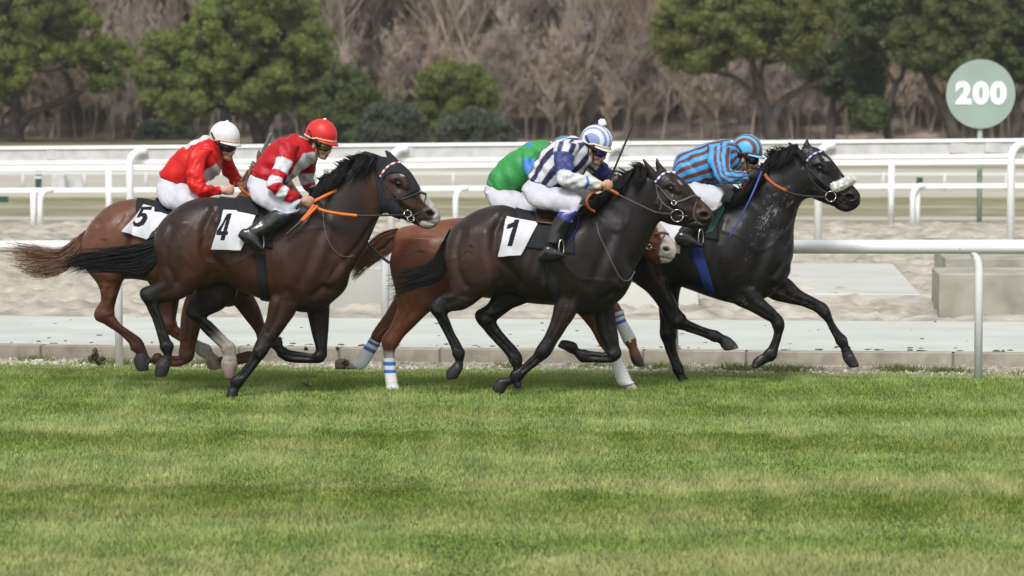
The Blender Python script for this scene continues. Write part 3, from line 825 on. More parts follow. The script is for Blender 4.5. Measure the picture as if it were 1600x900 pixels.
# (joint, fetlock, pastern, coronet) station numbers of every leg
JOINTS = {'4': dict(FN=(4, 7, 8, 8.6), FF=(4.5, 8, 9, 9.5), HN=(5.5, 10, 11, 11.6), HF=(4.5, 9, 10, 10.6)),
          '1': dict(FN=(4, 7, 8, 8.5), FF=(4, 7, 8, 8.5), HN=(5.5, 10, 11, 11.5), HF=(4.5, 9, 10, 10.6)),
          '2': dict(HN=(5.5, 9, 10, 10.9), HF=(4.5, 8, 9, 9.5), FN=(4.5, 8, 9, 9.5), FF=(4.5, 7, 8, 8.7)),
          '3': dict(HN=(5, 9, 10, 10.4), HF=(4, 7, 8, 9.2), FN=(4, 8, 9, 9.6), FF=(3, 6, 7, 7.7)),
          '5': dict(HN=(5.5, 10, 11, 11.5), HF=(5, 9, 10, 10.6), FN=(4.6, 8, 9, 9.4), FF=(4.3, 8, 8.6, 9))}
def blunt(st):
    """end a hoof on a flat sole instead of a taper"""
    st = [tuple(q) for q in st]; a = np.array(st[-2][:4]).reshape(2, 2); b = np.array(st[-1][:4]).reshape(2, 2)
    la, lb_ = np.linalg.norm(a[0] - a[1]), np.linalg.norm(b[0] - b[1])
    if lb_ < 0.75 * la:
        m = b.mean(0); v = (b[0] - b[1]) / lb_ * 0.5 + (a[0] - a[1]) / la * 0.5; v *= 0.78 * la / np.linalg.norm(v) / 2
        st[-1] = (m[0] + v[0], m[1] + v[1], m[0] - v[0], m[1] - v[1], st[-2][4] * 0.92)
    return st
def build_horse(key, name, label, d, trunk, neck, head, ears, legs, coat, legcol, shift, eye, nostril, jug, face=(), mane=None, tail=None, mouth=None, tint=None, group='racehorses galloping', mus=1.35, dim=0.50):
    mb = MB(); S, Rd, Lb, Ix = [], [], [], []
    def part(nm, st, yoff=0.0, **kw):
        C, rr, I = loft(mb, st, d, yoff, **kw)
        S.extend([tuple(c) for c in C]); Rd.extend(rr); Lb.extend([nm] * len(C)); Ix.extend(list(I))
    part('trunk', trunk, seg=64, power=2.15, sub=8)
    part('neck', neck, seg=44, sub=8)
    part('head', head, seg=36, power=2.3, sub=7)
    for e, (st, yo) in enumerate(ears): part('ear', st, yo, sub=3, seg=10)
    legs = {k_: (blunt(v_[0]), v_[1]) for k_, v_ in legs.items()}
    for nm, (st, yo) in legs.items(): part(nm, st, yo, seg=28, sub=7)
    me = remesh(mb, 0.0104, 2, 0.5)
    co = get_co(me); no = get_no(me); uv = proj(co)
    idx = nearest_sample(co, S, Rd); lb = np.array(Lb)[idx]; ix = np.array(Ix)[idx]
    msk = smooth_attr(me, np.isin(lb, ['trunk', 'neck']).astype(float)[:, None], 10)
    upper = ((lb == 'HN') | (lb == 'HF')) & (ix < 2.5) | ((lb == 'FN') | (lb == 'FF')) & (ix < 0.8)
    msk = np.maximum(msk, smooth_attr(me, upper.astype(float)[:, None], 10))
    co = co * (1 - msk) + smooth_attr(me, co, 16) * msk; set_co(me, co); no = get_no(me); uv = proj(co)
    side = np.clip(np.abs(no[:, 1]) * 1.3 - 0.15, 0, 1)
    dx, dy = shift
    body = np.isin(lb, ['trunk', 'neck', 'HN', 'HF', 'FN', 'FF'])
    near = (co[:, 1] - d) < 0.06
    disp = np.zeros(len(co))
    for pl, wd, dep in MUSCLE:
        q = poly_dist(uv, [(a + dx, b + dy) for a, b in pl])
        disp += mus * dep * np.exp(-(q / (wd * 1.15)) ** 2) * body * side
    if jug:
        q = poly_dist(uv, jug); disp += -0.014 * np.exp(-(q / 5) ** 2) * side
    hd = lb == 'head'
    E_ = np.array(eye, float); ax_ = np.array(nostril, float) - E_; LL = np.linalg.norm(ax_); ax_ /= LL; bx_ = np.array([-ax_[1], ax_[0]])
    fs = np.stack([(uv - E_) @ ax_ / LL, (uv - E_) @ bx_ / LL], 1); hs_ = hd * np.clip(np.abs(no[:, 1]) * 1.6, 0, 1)
    def ln(pl, wd, amp): return amp * np.exp(-(poly_dist(fs, pl) / wd) ** 2) * hs_
    def bl(c, rad, amp): return amp * np.exp(-(((fs - c) / rad) ** 2).sum(1)) * hs_
    disp += ln([(-.17, .03), (-.11, -.10), (.04, -.13), (.16, -.05)], .06, .013) + ln([(-.1, .08), (.05, .10), (.16, .04)], .045, -.007)
    disp += ln([(.16, .20), (.40, .23), (.60, .19)], .05, .011) + ln([(.18, .36), (.52, .36)], .07, -.011) + ln([(.28, -.03), (.6, .02), (.84, -.06)], .07, -.012)
    disp += bl((0.0, .52), (.26, .24), .016) + ln([(-.36, .25), (-.33, .68)], .06, -.012) + bl((-.13, -.25), (.10, .08), -.010)
    disp += ln([(.80, .12), (.80, .36)], .07, -.008) + bl((1.03, .26), (.11, .10), .009) + ln([(.12, .10), (.3, .30), (.42, .5)], .022, .004)
    nd = np.sqrt(((fs[:, 0] - 1) / .085) ** 2 + ((fs[:, 1] + .3 * (fs[:, 0] - 1)) / .062) ** 2)
    disp += hs_ * (.011 * np.exp(-((nd - 1.5) / .55) ** 2) - .034 * np.exp(-(nd / 1.0) ** 4))
    if mouth is not None:
        q = poly_dist(uv, mouth); disp += -0.012 * np.exp(-(q / 1.8) ** 2) * hd
    # joints, tendons and hooves of the lower limbs
    HV = {}
    for nm, (st, yo) in legs.items():
        C_, Hv_, W_r, I_ = rings(st, d, yo, 7); hvn = np.array([tuple(h_.normalized()) for h_ in Hv_]); hl = np.array([h_.length for h_ in Hv_])
        sel = np.where(lb == nm)[0]; k_ = np.clip(np.round(ix[sel] * 7).astype(int), 0, len(C_) - 1)
        u_ = ((co[sel] - np.array([tuple(c_) for c_ in C_])[k_]) * hvn[k_]).sum(1) / hl[k_]; t_ = ix[sel]; sd_ = np.clip(np.abs(no[sel, 1]) * 1.4 - .1, 0, 1)
        J, Fe, Pa, Co = JOINTS[key][nm]; g_ = lambda c, w: np.exp(-((t_ - c) / w) ** 2)
        can = np.clip((t_ - J - .55) / .4, 0, 1) * np.clip((Fe - .35 - t_) / .3, 0, 1); hoofz = t_ > Co
        q_ = .0075 * g_(J, .38) * (.4 + .6 * sd_) - .0045 * g_(J - .95, .4) - .004 * g_(J + .85, .35)
        q_ += -.010 * can * sd_ * np.exp(-((u_ - .12) / .22) ** 2) + .004 * can * sd_ * np.exp(-((u_ + .45) / .25) ** 2)
        q_ += .007 * g_(Fe, .28) * np.clip(np.abs(u_), 0, 1) - .0040 * g_(Pa, .32) + .001 * hoofz - .0032 * g_(Co, .10)
        up_ = np.clip((J - .8 - t_) / .6, 0, 1) * (t_ > .6)
        q_ += up_ * sd_ * (-.007 * np.exp(-((u_ - .1) / .16) ** 2) + .005 * np.exp(-((u_ + .4) / .25) ** 2))
        disp[sel] += q_
    disp += 0.0022 * wav(co, 22, 3) * np.isin(lb, ['HN', 'HF', 'FN', 'FF']) + side * body * (0.0050 * wav(co, 10, 4) + 0.0030 * wav(co * [1, 1, .6], 26, 5) + .0035 * np.exp(-(wav(co, 7, 61) / .10) ** 2))
    xr = uv[:, 0] - (385 + dx); yr = uv[:, 1] - (405 + dy)
    disp += 0.0028 * np.sin((xr + 0.28 * yr) / 2.6) * np.exp(-(xr / 34) ** 2 - (yr / 32) ** 2) * side * body
    co = co + no * disp[:, None]; set_co(me, co)
    # coat colours
    cols = np.tile(np.array(coat), (len(co), 1))
    if tint is not None: cols = smooth_attr(me, tint(cols, uv, lb, ix, co), 26)
    for nm, ramp in legcol.items():
        s = lb == nm; xs = [r_[0] for r_ in ramp]
        for ch in range(3):
            fx = np.interp(ix[s], xs, [(coat if r_[1] is None else r_[1])[ch] for r_ in ramp], left=np.nan)
            v = cols[s, ch]; ok = ~np.isnan(fx); v[ok] = fx[ok]; cols[s, ch] = v
    cols = smooth_attr(me, cols, 7)
    for poly, c in face:
        cols[in_poly(uv + 0.6 * np.stack([wav(co, 160, 8), wav(co, 150, 9)], 1), poly) & np.isin(lb, ['head', 'ear'])] = c
    cols[(nd < .95) & hd] = (0.010, 0.008, 0.008)
    er = np.hypot(fs[:, 0] / .13, fs[:, 1] / .095); cols[(er < 1) & hd] *= 0.55
    if mouth is not None: cols[(poly_dist(uv, mouth) < 1.0) & hd] = (0.02, 0.014, 0.013)
    cols = smooth_attr(me, cols, 1)
    for nm in legs:
        n_st = len(legs[nm][0]) - 1; sl = (lb == nm) & (ix > n_st - .10); cols[sl] = cols[sl] * .4 + .16
    cols *= dim
    cols *= (1 + 0.10 * wav(co, 5, 21))[:, None] * (1 + 0.06 * wav(co, 17, 22))[:, None]
    dirt = np.clip(wav(co, 45, 51) * .5 + wav(co, 110, 52) * .4, 0, 1)[:, None] * (cols.mean(1, keepdims=True) > .22) * np.isin(lb, ['HN', 'HF', 'FN', 'FF'])[:, None] * .6
    cols = cols * (1 - dirt) + np.array([.16, .12, .085]) * dirt
    mud = np.clip(wav(co, 70, 71) * .5 + wav(co, 190, 72) * .5 - .75, 0, 1)[:, None] * np.clip((co[:, 2:3] - 1.05) / -.5, 0, 1) * .7
    cols = cols * (1 - mud) + np.array([.10, .085, .06]) * mud
    if key == '2': cols = foam2(cols, uv, lb, co)
    set_col(me, np.clip(cols, 0, 1))
    o = obj(name, me, m_coat)
    tag(o, label, 'horse', group)
    bvh = BVHTree.FromPolygons([Vector(v) for v in co], [tuple(p.vertices) for p in me.polygons])
    H = dict(o=o, bvh=bvh, d=d, trunk=trunk, legs=legs, me=me, lb=lb, uv=uv, co=co, no=no)
    HORSES[key] = H
    hit = ray(H, *eye)
    if hit:
        for sgn in (-1, 1):
            e = MB(); q = hit[0]; e.ellipsoid((q.x, d + sgn * -(q.y - d), q.z) if sgn < 0 else tuple(q), (0.026, 0.013, 0.019))
            obj('eye', e.mesh('eye'), m_eye, o)
    rg = np.random.default_rng(len(HORSES))
    if mane:
        mbm = MB(); mane(mbm, d, rg); obj('mane', mbm.mesh('mane'), HAIR[key], o)
    if tail:
        mbt = MB(); tail(mbt, d, rg); obj('tail', mbt.mesh('tail'), HAIR[key], o)
    return H
CAM0 = Vector((0, 0, HC))
def ray(H, px, py):
    dr = (P(px, py, 30.0) - CAM0).normalized()
    h = H['bvh'].ray_cast(CAM0 + dr * 20, dr, 30)
    return None if h[0] is None else (h[0], h[1])
def surf(H, pts, off=0.006, sub=5, fallback=-0.1):
    """polyline of pixels laid onto the near side of a horse"""
    a, _ = catmull(pts, sub); out = []; lastY = None; miss = []
    for q in a:
        h = ray(H, q[0], q[1])
        if h: p = h[0] + h[1] * off; lastY = p.y; out.append(p)
        else: out.append(P(q[0], q[1], lastY if lastY else H['d'] + fallback))
    # soften jumps
    for _ in range(2):
        out = [out[0]] + [(out[i - 1] + out[i] * 2 + out[i + 1]) / 4 for i in range(1, len(out) - 1)] + [out[-1]]
    return out
HAIR = {'4': m_hair_black, '1': m_hair_black, '2': m_hair_black, '3': m_hair_chest, '5': m_hair_tan}

def mane_fn(crest, lift, fall, n, wild, back=(-1, 0)):
    """hair rooted on the crest (pixels) in locks, blown back and up, part of it falling on the near side"""
    def f(mb, d, rg):
        a, _ = catmull(crest, 8); m = len(a); per = 14
        for lock in range(max(8, n // 11)):
            u0 = rg.random() * (m - 1.001); up = rg.random() < 0.45; L0 = rg.uniform(0.45, 1.0) * (lift if up else fall)
            sway = rg.normal(0, 1, 3); curl = rg.uniform(-1, 1)
            for i in range(per):
                u = min(max(u0 + rg.normal(0, 1.2), 0), m - 1.001); k = int(u); q = a[k] * (1 - u + k) + a[k + 1] * (u - k)
                y0 = rg.normal(0, 0.022); L = L0 * rg.uniform(0.75, 1.1); p0 = P(q[0], q[1] + 5, d + y0)
                if up:
                    tip = P(q[0] + back[0] * L + 4 * sway[0] + rg.normal(0, 1.3), q[1] - L * 0.62 + back[1] * L + 3 * sway[1] + rg.normal(0, 1.3), d + y0 - rg.uniform(-0.02, 0.06))
                    m1 = p0.lerp(tip, 0.35) + Vector((0.01, 0, 0.020)); m2 = p0.lerp(tip, 0.72) + Vector((curl * .010, 0, 0.018 + curl * .006))
                else:
                    tip = P(q[0] + back[0] * L * 0.8 + 4 * sway[0] + rg.normal(0, 1.5), q[1] + L * 0.78 + rg.normal(0, 1.5), d - rg.uniform(0.11, 0.16))
                    m1 = P(q[0] + back[0] * L * 0.22, q[1] - 5 - 3 * rg.random(), d - 0.05 + y0)
                    m2 = p0.lerp(tip, 0.62) + Vector((curl * .014, -0.042, 0.014))
                pts, _ = catmull([tuple(p0), tuple(m1), tuple(m2), tuple(tip + Vector(rg.normal(0, wild * .5, 3)))], 2)
                mb.tube([Vector(v) for v in pts], [0.0045, 0.0045, 0.0043, 0.004, 0.0035, 0.0026, 0.0012], 3, cap=False)
    return f
def tail_fn(guides, n, ysp, wild, r0=0.0042, tl=(0.55, 1.0), y0=0.0):
    def f(mb, d, rg):
        strands(mb, [[P(x, y, d + y0) for x, y in g] for g in guides], int(n * 1.25), ysp, r0, 0.0010, rg, wild * 1.25, tl)
    return f

# ---------------- horse with cloth four (front left, dark bay with hood)
T4 = [(240, 378, 243, 400, .10), (249, 350, 255, 432, .21), (272, 327, 285, 446, .265), (300, 312, 318, 450, .28), (330, 308, 348, 442, .27), (360, 311, 375, 454, .275), (395, 316, 405, 466, .285), (430, 320, 437, 476, .275), (465, 313, 467, 487, .25), (495, 302, 499, 487, .225), (515, 320, 520, 472, .19), (532, 352, 541, 451, .145), (545, 398, 548, 424, .07)]
N4 = [(452, 332, 500, 480, .17), (480, 308, 546, 430, .155), (505, 287, 572, 386, .125), (531, 268, 590, 346, .10), (556, 254, 598, 332, .085), (578, 247, 608, 332, .078)]
H4 = [(588, 246, 602, 326, .065), (605, 247, 612, 336, .08), (622, 254, 624, 341, .095), (638, 267, 632, 344, .10), (650, 284, 641, 348, .085), (660, 299, 649, 351, .066), (671, 311, 655, 354, .057), (681, 322, 661, 357, .056), (688, 334, 670, 358, .052), (688, 345, 680, 354, .034)]
E4 = [([(592, 282, 612, 268, .03), (582, 262, 602, 250, .03), (577, 251, 592, 244, .026), (570, 243, 580, 240, .018), (566, 238, 569, 237, .006)], -0.045), ([(606, 275, 624, 275, .03), (606, 256, 624, 256, .03), (606, 246, 618, 248, .026), (604, 240, 611, 241, .018), (602, 236, 605, 236, .006)], 0.045)]
L4 = {
 'FN': ([(430, 438, 477, 452, .085), (421, 472, 462, 489, .070), (415, 500, 449, 507, .056), (402, 527, 432, 531, .046), (395, 546, 418, 550, .043), (388, 561, 407, 566, .035), (375, 580, 391, 586, .030), (361, 593, 380, 600, .036), (359, 603, 375, 608, .031), (355, 611, 372, 615, .038), (352, 621, 371, 622, .045)], -0.13),
 'FF': ([(478, 468, 519, 458, .08), (480, 490, 516, 480, .062), (486, 520, 514, 510, .046), (492, 541, 512, 538, .043), (491, 551, 512, 556, .042), (486, 551, 499, 568, .036), (470, 549, 470, 568, .030), (453, 546, 449, 566, .033), (446, 543, 437, 559, .035), (443, 538, 428, 548, .031), (441, 531, 422, 541, .038), (437, 526, 425, 531, .030)], 0.13),
 'HN': ([(262, 345, 330, 345, .13), (243, 385, 334, 392, .145), (247, 420, 325, 432, .125), (250, 437, 302, 455, .09), (236, 444, 281, 468, .065), (222, 451, 257, 473, .052), (219, 461, 250, 477, .048), (228, 479, 250, 486, .041), (238, 500, 256, 501, .032), (247, 530, 265, 528, .030), (250, 543, 271, 540, .037), (254, 556, 270, 553, .031), (244, 567, 269, 566, .040), (241, 578, 265, 578, .045), (247, 589, 256, 588, .034)], -0.12),
 'HF': ([(275, 350, 340, 350, .12), (275, 400, 360, 405, .12), (300, 440, 372, 456, .105), (302, 462, 352, 480, .08), (290, 480, 329, 493, .055), (291, 492, 323, 499, .048), (303, 504, 328, 501, .041), (318, 519, 340, 513, .034), (335, 535, 355, 528, .033), (345, 546, 367, 540, .038), (347, 558, 370, 555, .032), (345, 570, 371, 570, .039), (348, 581, 368, 581, .043), (356, 592, 362, 592, .030)], 0.12)}
BAY = srgb(70, 47, 38); BAYD = srgb(50, 39, 37)
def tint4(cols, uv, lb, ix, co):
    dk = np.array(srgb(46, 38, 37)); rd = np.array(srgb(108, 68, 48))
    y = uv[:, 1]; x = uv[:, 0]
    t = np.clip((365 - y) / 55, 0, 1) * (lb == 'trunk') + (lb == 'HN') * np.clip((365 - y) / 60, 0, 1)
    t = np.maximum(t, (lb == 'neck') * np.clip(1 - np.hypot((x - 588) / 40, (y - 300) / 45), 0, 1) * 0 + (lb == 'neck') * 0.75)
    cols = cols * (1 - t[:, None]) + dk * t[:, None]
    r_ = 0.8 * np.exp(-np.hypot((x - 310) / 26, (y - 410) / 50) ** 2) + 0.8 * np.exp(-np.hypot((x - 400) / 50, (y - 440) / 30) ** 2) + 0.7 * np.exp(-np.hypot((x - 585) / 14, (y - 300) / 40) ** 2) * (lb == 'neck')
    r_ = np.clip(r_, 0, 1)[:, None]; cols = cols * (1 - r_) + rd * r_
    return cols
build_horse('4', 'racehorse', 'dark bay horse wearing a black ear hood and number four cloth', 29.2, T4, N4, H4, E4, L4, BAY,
    {'FN': [(2, None), (3.6, BLACK), (9.2, BLACK), (9.7, HOOF)], 'FF': [(1, BAYD), (3, BLACK), (9.4, BLACK), (10, HOOF)], 'HN': [(3.2, None), (4.8, BLACK), (11.2, BLACK), (12.2, HOOF)],
     'HF': [(1.0, None), (3, BLACK), (7.2, BLACK), (8, WHITE_HAIR), (10.6, WHITE_HAIR), (11.2, (.46, .33, .27)), (13, (.36, .25, .2))]},
    (0, 0), (623, 287), (673, 334), [(588, 345), (560, 385), (532, 412), (516, 436)],
    face=[([(654, 294), (661, 300), (684, 324), (689, 336), (688, 345), (680, 352), (668, 356), (656, 354), (654, 346), (666, 345), (676, 343), (680, 334), (672, 325), (659, 312)], (.62, .58, .54)), ([(623, 270), (629, 270), (634, 276), (628, 275)], (.6, .57, .53)), ([(659, 353), (676, 351), (676, 359), (662, 360)], (.42, .42, .32))],
    mane=mane_fn([(492, 302), (505, 290), (520, 278), (540, 264), (560, 253), (580, 249), (592, 250)], 20, 42, 620, 0.012, (-0.7, 0.1)),
    tail=tail_fn([[(241, 374), (215, 382), (170, 391), (125, 396), (98, 408)], [(242, 384), (212, 392), (170, 400), (125, 408), (92, 416)], [(243, 395), (215, 410), (180, 412), (135, 414), (104, 422)], [(246, 410), (228, 430), (195, 426), (150, 422), (118, 424)]], 620, 0.030, 0.014),
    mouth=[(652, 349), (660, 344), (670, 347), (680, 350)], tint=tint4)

# ---------------- horse with cloth one (centre, nearly black)
T1 = [(693, 395, 696, 415, .10), (702, 362, 711, 446, .21), (725, 340, 740, 455, .265), (752, 326, 770, 458, .28), (785, 320, 800, 458, .27), (820, 330, 830, 469, .275), (855, 334, 865, 475, .285), (890, 333, 893, 487, .27), (920, 328, 922, 494, .245), (945, 335, 952, 481, .21), (966, 362, 974, 464, .165), (982, 405, 988, 440, .08)]
N1 = [(903, 342, 960, 475, .165), (929, 320, 986, 430, .15), (952, 301, 1005, 398, .12), (972, 283, 1020, 366, .098), (992, 270, 1030, 348, .085), (1010, 267, 1040, 340, .076)]
H1 = [(1018, 267, 1032, 345, .065), (1034, 268, 1044, 350, .08), (1050, 270, 1053, 352, .095), (1065, 278, 1060, 353, .10), (1077, 290, 1067, 354, .085), (1087, 303, 1076, 356, .067), (1097, 313, 1084, 358, .058), (1106, 321, 1092, 357, .056), (1113, 330, 1101, 355, .050), (1115, 340, 1108, 351, .034)]
E1 = [([(1020, 290, 1038, 292, .03), (1011, 272, 1030, 276, .032), (1008, 262, 1022, 264, .028), (1005, 254, 1014, 256, .019), (1003, 247, 1006, 247, .006)], -0.05), ([(1028, 288, 1046, 286, .03), (1026, 270, 1043, 268, .03), (1024, 260, 1038, 262, .026), (1024, 252, 1031, 254, .018), (1025, 246, 1027, 246, .006)], 0.05)]
L1 = {
 'FN': ([(873, 440, 917, 460, .085), (866, 475, 898, 496, .070), (860, 500, 886, 512, .055), (849, 525, 874, 532, .046), (838, 545, 860, 553, .043), (829, 558, 847, 565, .036), (813, 573, 827, 580, .030), (799, 582, 816, 592, .036), (793, 590, 803, 600, .031), (778, 591, 795, 603, .037), (771, 600, 789, 611, .043), (772, 611, 782, 616, .036)], -0.13),
 'FF': ([(925, 468, 968, 455, .08), (927, 495, 962, 480, .062), (934, 520, 964, 512, .047), (944, 542, 969, 540, .043), (946, 551, 971, 555, .042), (943, 551, 957, 567, .038), (930, 549, 930, 567, .030), (914, 547, 909, 565, .034), (904, 543, 896, 555, .032), (900, 536, 888, 550, .037), (888, 532, 879, 545, .041), (876, 533, 872, 540, .030)], 0.13),
 'HN': ([(715, 360, 790, 365, .13), (695, 400, 780, 410, .145), (702, 440, 776, 446, .12), (700, 455, 755, 464, .085), (684, 462, 728, 482, .062), (672, 472, 706, 487, .051), (673, 486, 700, 492, .047), (684, 504, 704, 503, .037), (694, 522, 711, 520, .031), (703, 541, 721, 538, .035), (707, 553, 726, 551, .038), (710, 566, 725, 565, .031), (698, 578, 724, 575, .042), (697, 587, 718, 586, .045), (701, 593, 709, 592, .034)], -0.12),
 'HF': ([(740, 370, 800, 375, .12), (750, 420, 830, 425, .12), (770, 450, 834, 466, .10), (762, 472, 800, 483, .07), (743, 488, 781, 498, .053), (745, 502, 777, 504, .049), (757, 518, 784, 517, .039), (773, 535, 795, 530, .033), (786, 549, 808, 544, .034), (795, 562, 815, 558, .038), (801, 576, 816, 573, .031), (799, 585, 815, 585, .038), (801, 597, 814, 598, .043), (805, 606, 813, 606, .034)], 0.12)}
DKB = srgb(54, 42, 37)
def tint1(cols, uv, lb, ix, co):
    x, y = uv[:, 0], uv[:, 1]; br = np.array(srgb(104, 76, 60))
    r_ = 0.9 * np.exp(-np.hypot((x - 763) / 12, (y - 415) / 42) ** 2) + .35 * np.exp(-np.hypot((x - 730) / 30, (y - 400) / 50) ** 2) + 0.8 * (lb == 'head') * np.exp(-np.hypot((x - 1098) / 14, (y - 325) / 14) ** 2) + 0.6 * np.exp(-np.hypot((x - 705) / 14, (y - 430) / 30) ** 2)  # narrow stifle strip is a highlight painted into the coat
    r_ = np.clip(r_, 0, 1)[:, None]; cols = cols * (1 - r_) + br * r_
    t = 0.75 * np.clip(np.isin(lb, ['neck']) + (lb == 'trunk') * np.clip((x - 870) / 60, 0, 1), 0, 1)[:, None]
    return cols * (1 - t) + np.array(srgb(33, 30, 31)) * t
build_horse('1', 'racehorse', 'nearly black horse with white number one cloth, in the centre', 29.35, T1, N1, H1, E1, L1, DKB,
    {'FN': [(2, None), (3.4, BLACK), (9.0, BLACK), (9.8, HOOF)], 'FF': [(0.5, None), (3, BLACK), (9.2, BLACK), (10, HOOF)], 'HN': [(3.2, None), (4.8, BLACK), (11.2, BLACK), (12.2, HOOF)], 'HF': [(0.8, None), (3, BLACK), (11.2, BLACK), (12.2, HOOF)]},
    (453, 6), (1049, 295), (1100, 336), [(1022, 362), (1003, 395), (985, 418), (970, 445)],
    face=[([(1057, 280), (1063, 283), (1068, 289), (1066, 289), (1060, 285)], (.5, .47, .44))],
    mane=mane_fn([(912, 336), (930, 321), (950, 303), (968, 287), (988, 273), (1005, 268), (1018, 268)], 20, 40, 560, 0.011, (-0.8, 0.1)),
    tail=tail_fn([[(703, 357), (690, 383), (680, 405), (652, 420), (618, 420)], [(702, 365), (691, 395), (680, 415), (645, 428), (605, 432)], [(701, 375), (693, 408), (682, 428), (648, 440), (604, 452)], [(700, 385), (696, 420), (685, 438), (640, 450), (608, 474)]], 620, 0.028, 0.012),
    mouth=[(1076, 350), (1086, 345), (1098, 349), (1107, 349)], tint=tint1)

# ---------------- horse in the lead (right, black, sheepskin noseband)
T2 = [(938, 385, 940, 405, .10), (948, 350, 955, 428, .21), (970, 328, 985, 440, .265), (1000, 315, 1015, 444, .28), (1035, 316, 1045, 443, .27), (1070, 323, 1075, 452, .275), (1105, 326, 1105, 463, .285), (1135, 318, 1135, 472, .27), (1162, 310, 1165, 476, .245), (1190, 318, 1196, 466, .21), (1213, 345, 1219, 450, .165), (1231, 385, 1236, 425, .08)]
N2 = [(1143, 318, 1200, 460, .165), (1170, 294, 1237, 410, .15), (1190, 272, 1241, 355, .12), (1208, 252, 1249, 324, .098), (1228, 240, 1258, 312, .085), (1246, 233, 1270, 309, .076)]
H2 = [(1252, 229, 1262, 306, .065), (1266, 228, 1274, 312, .08), (1281, 233, 1284, 316, .095), (1296, 245, 1292, 319, .10), (1307, 258, 1300, 322, .085), (1318, 273, 1307, 326, .067), (1328, 284, 1312, 329, .059), (1337, 294, 1318, 331, .056), (1344, 304, 1326, 331, .050), (1344, 318, 1336, 327, .034)]
E2 = [([(1252, 260, 1270, 262, .03), (1243, 242, 1260, 246, .032), (1238, 234, 1252, 234, .028), (1234, 228, 1243, 227, .018), (1229, 222, 1232, 221, .006)], -0.05), ([(1256, 256, 1276, 256, .03), (1254, 238, 1276, 238, .03), (1254, 228, 1270, 230, .026), (1257, 222, 1265, 224, .018), (1260, 217, 1263, 217, .006)], 0.05)]
L2 = {
 'HN': ([(955, 360, 1030, 360, .13), (960, 405, 1042, 402, .145), (985, 437, 1043, 433, .115), (1010, 457, 1048, 453, .08), (1029, 480, 1060, 478, .06), (1038, 500, 1070, 492, .052), (1052, 512, 1077, 500, .048), (1070, 518, 1085, 504, .038), (1092, 525, 1102, 511, .033), (1112, 533, 1122, 518, .035), (1123, 537, 1132, 523, .034), (1126, 541, 1140, 527, .036), (1131, 547, 1149, 535, .042), (1136, 548, 1155, 544, .042)], -0.12),
 'HF': ([(985, 380, 1060, 390, .12), (1005, 430, 1066, 440, .10), (1025, 460, 1063, 460, .07), (1029, 490, 1060, 490, .06), (1030, 515, 1058, 512, .052), (1032, 528, 1057, 528, .048), (1038, 543, 1057, 543, .038), (1045, 560, 1061, 558, .033), (1052, 578, 1068, 575, .036), (1056, 588, 1072, 586, .033), (1059, 596, 1077, 594, .037), (1060, 603, 1079, 602, .041)], 0.12),
 'FN': ([(1125, 445, 1175, 425, .085), (1145, 473, 1185, 455, .068), (1170, 486, 1197, 470, .055), (1192, 497, 1212, 484, .047), (1204, 505, 1223, 496, .043), (1208, 515, 1226, 512, .041), (1207, 528, 1221, 530, .034), (1200, 543, 1217, 543, .031), (1192, 551, 1214, 555, .036), (1184, 556, 1208, 564, .034), (1177, 562, 1198, 568, .038), (1174, 569, 1188, 573, .042), (1175, 575, 1181, 575, .033)], -0.13),
 'FF': ([(1175, 450, 1215, 425, .08), (1203, 467, 1235, 437, .067), (1230, 474, 1252, 453, .055), (1255, 480, 1275, 465, .047), (1275, 490, 1291, 475, .043), (1286, 500, 1299, 490, .04), (1297, 519, 1309, 511, .032), (1307, 536, 1322, 528, .035), (1312, 544, 1327, 540, .034), (1315, 553, 1333, 551, .036), (1318, 563, 1339, 563, .042), (1329, 574, 1341, 573, .04)], 0.13)}
BLK = srgb(33, 29, 30)
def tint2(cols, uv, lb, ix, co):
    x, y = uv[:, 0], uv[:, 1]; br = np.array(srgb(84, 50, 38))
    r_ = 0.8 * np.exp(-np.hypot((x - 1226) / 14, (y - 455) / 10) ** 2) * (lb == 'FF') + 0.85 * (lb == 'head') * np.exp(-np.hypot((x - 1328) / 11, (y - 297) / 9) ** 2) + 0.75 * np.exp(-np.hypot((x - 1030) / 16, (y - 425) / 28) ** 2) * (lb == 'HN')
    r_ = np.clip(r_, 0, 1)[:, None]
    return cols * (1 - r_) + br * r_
def foam2(cols, uv, lb, co):
    x, y = uv[:, 0], uv[:, 1]
    z = np.exp(-np.hypot((x - 1192) / 26, (y - 346) / 30) ** 2) + .5 * np.exp(-np.hypot((x - 1224) / 22, (y - 305) / 26) ** 2) + .5 * np.exp(-np.hypot((x - 1222) / 8, (y - 425) / 12) ** 2)
    q = np.abs(wav(co * [1, 1, .45], 150, 41)) * .7 + np.abs(wav(co * [.5, 1, 1], 210, 42)) * .5 + .25 * wav(co, 40, 43)
    f = np.clip((z * .55 - q) * 2.2, 0, 1)[:, None] * .30
    return cols * (1 - f) + np.array([.55, .55, .55]) * f
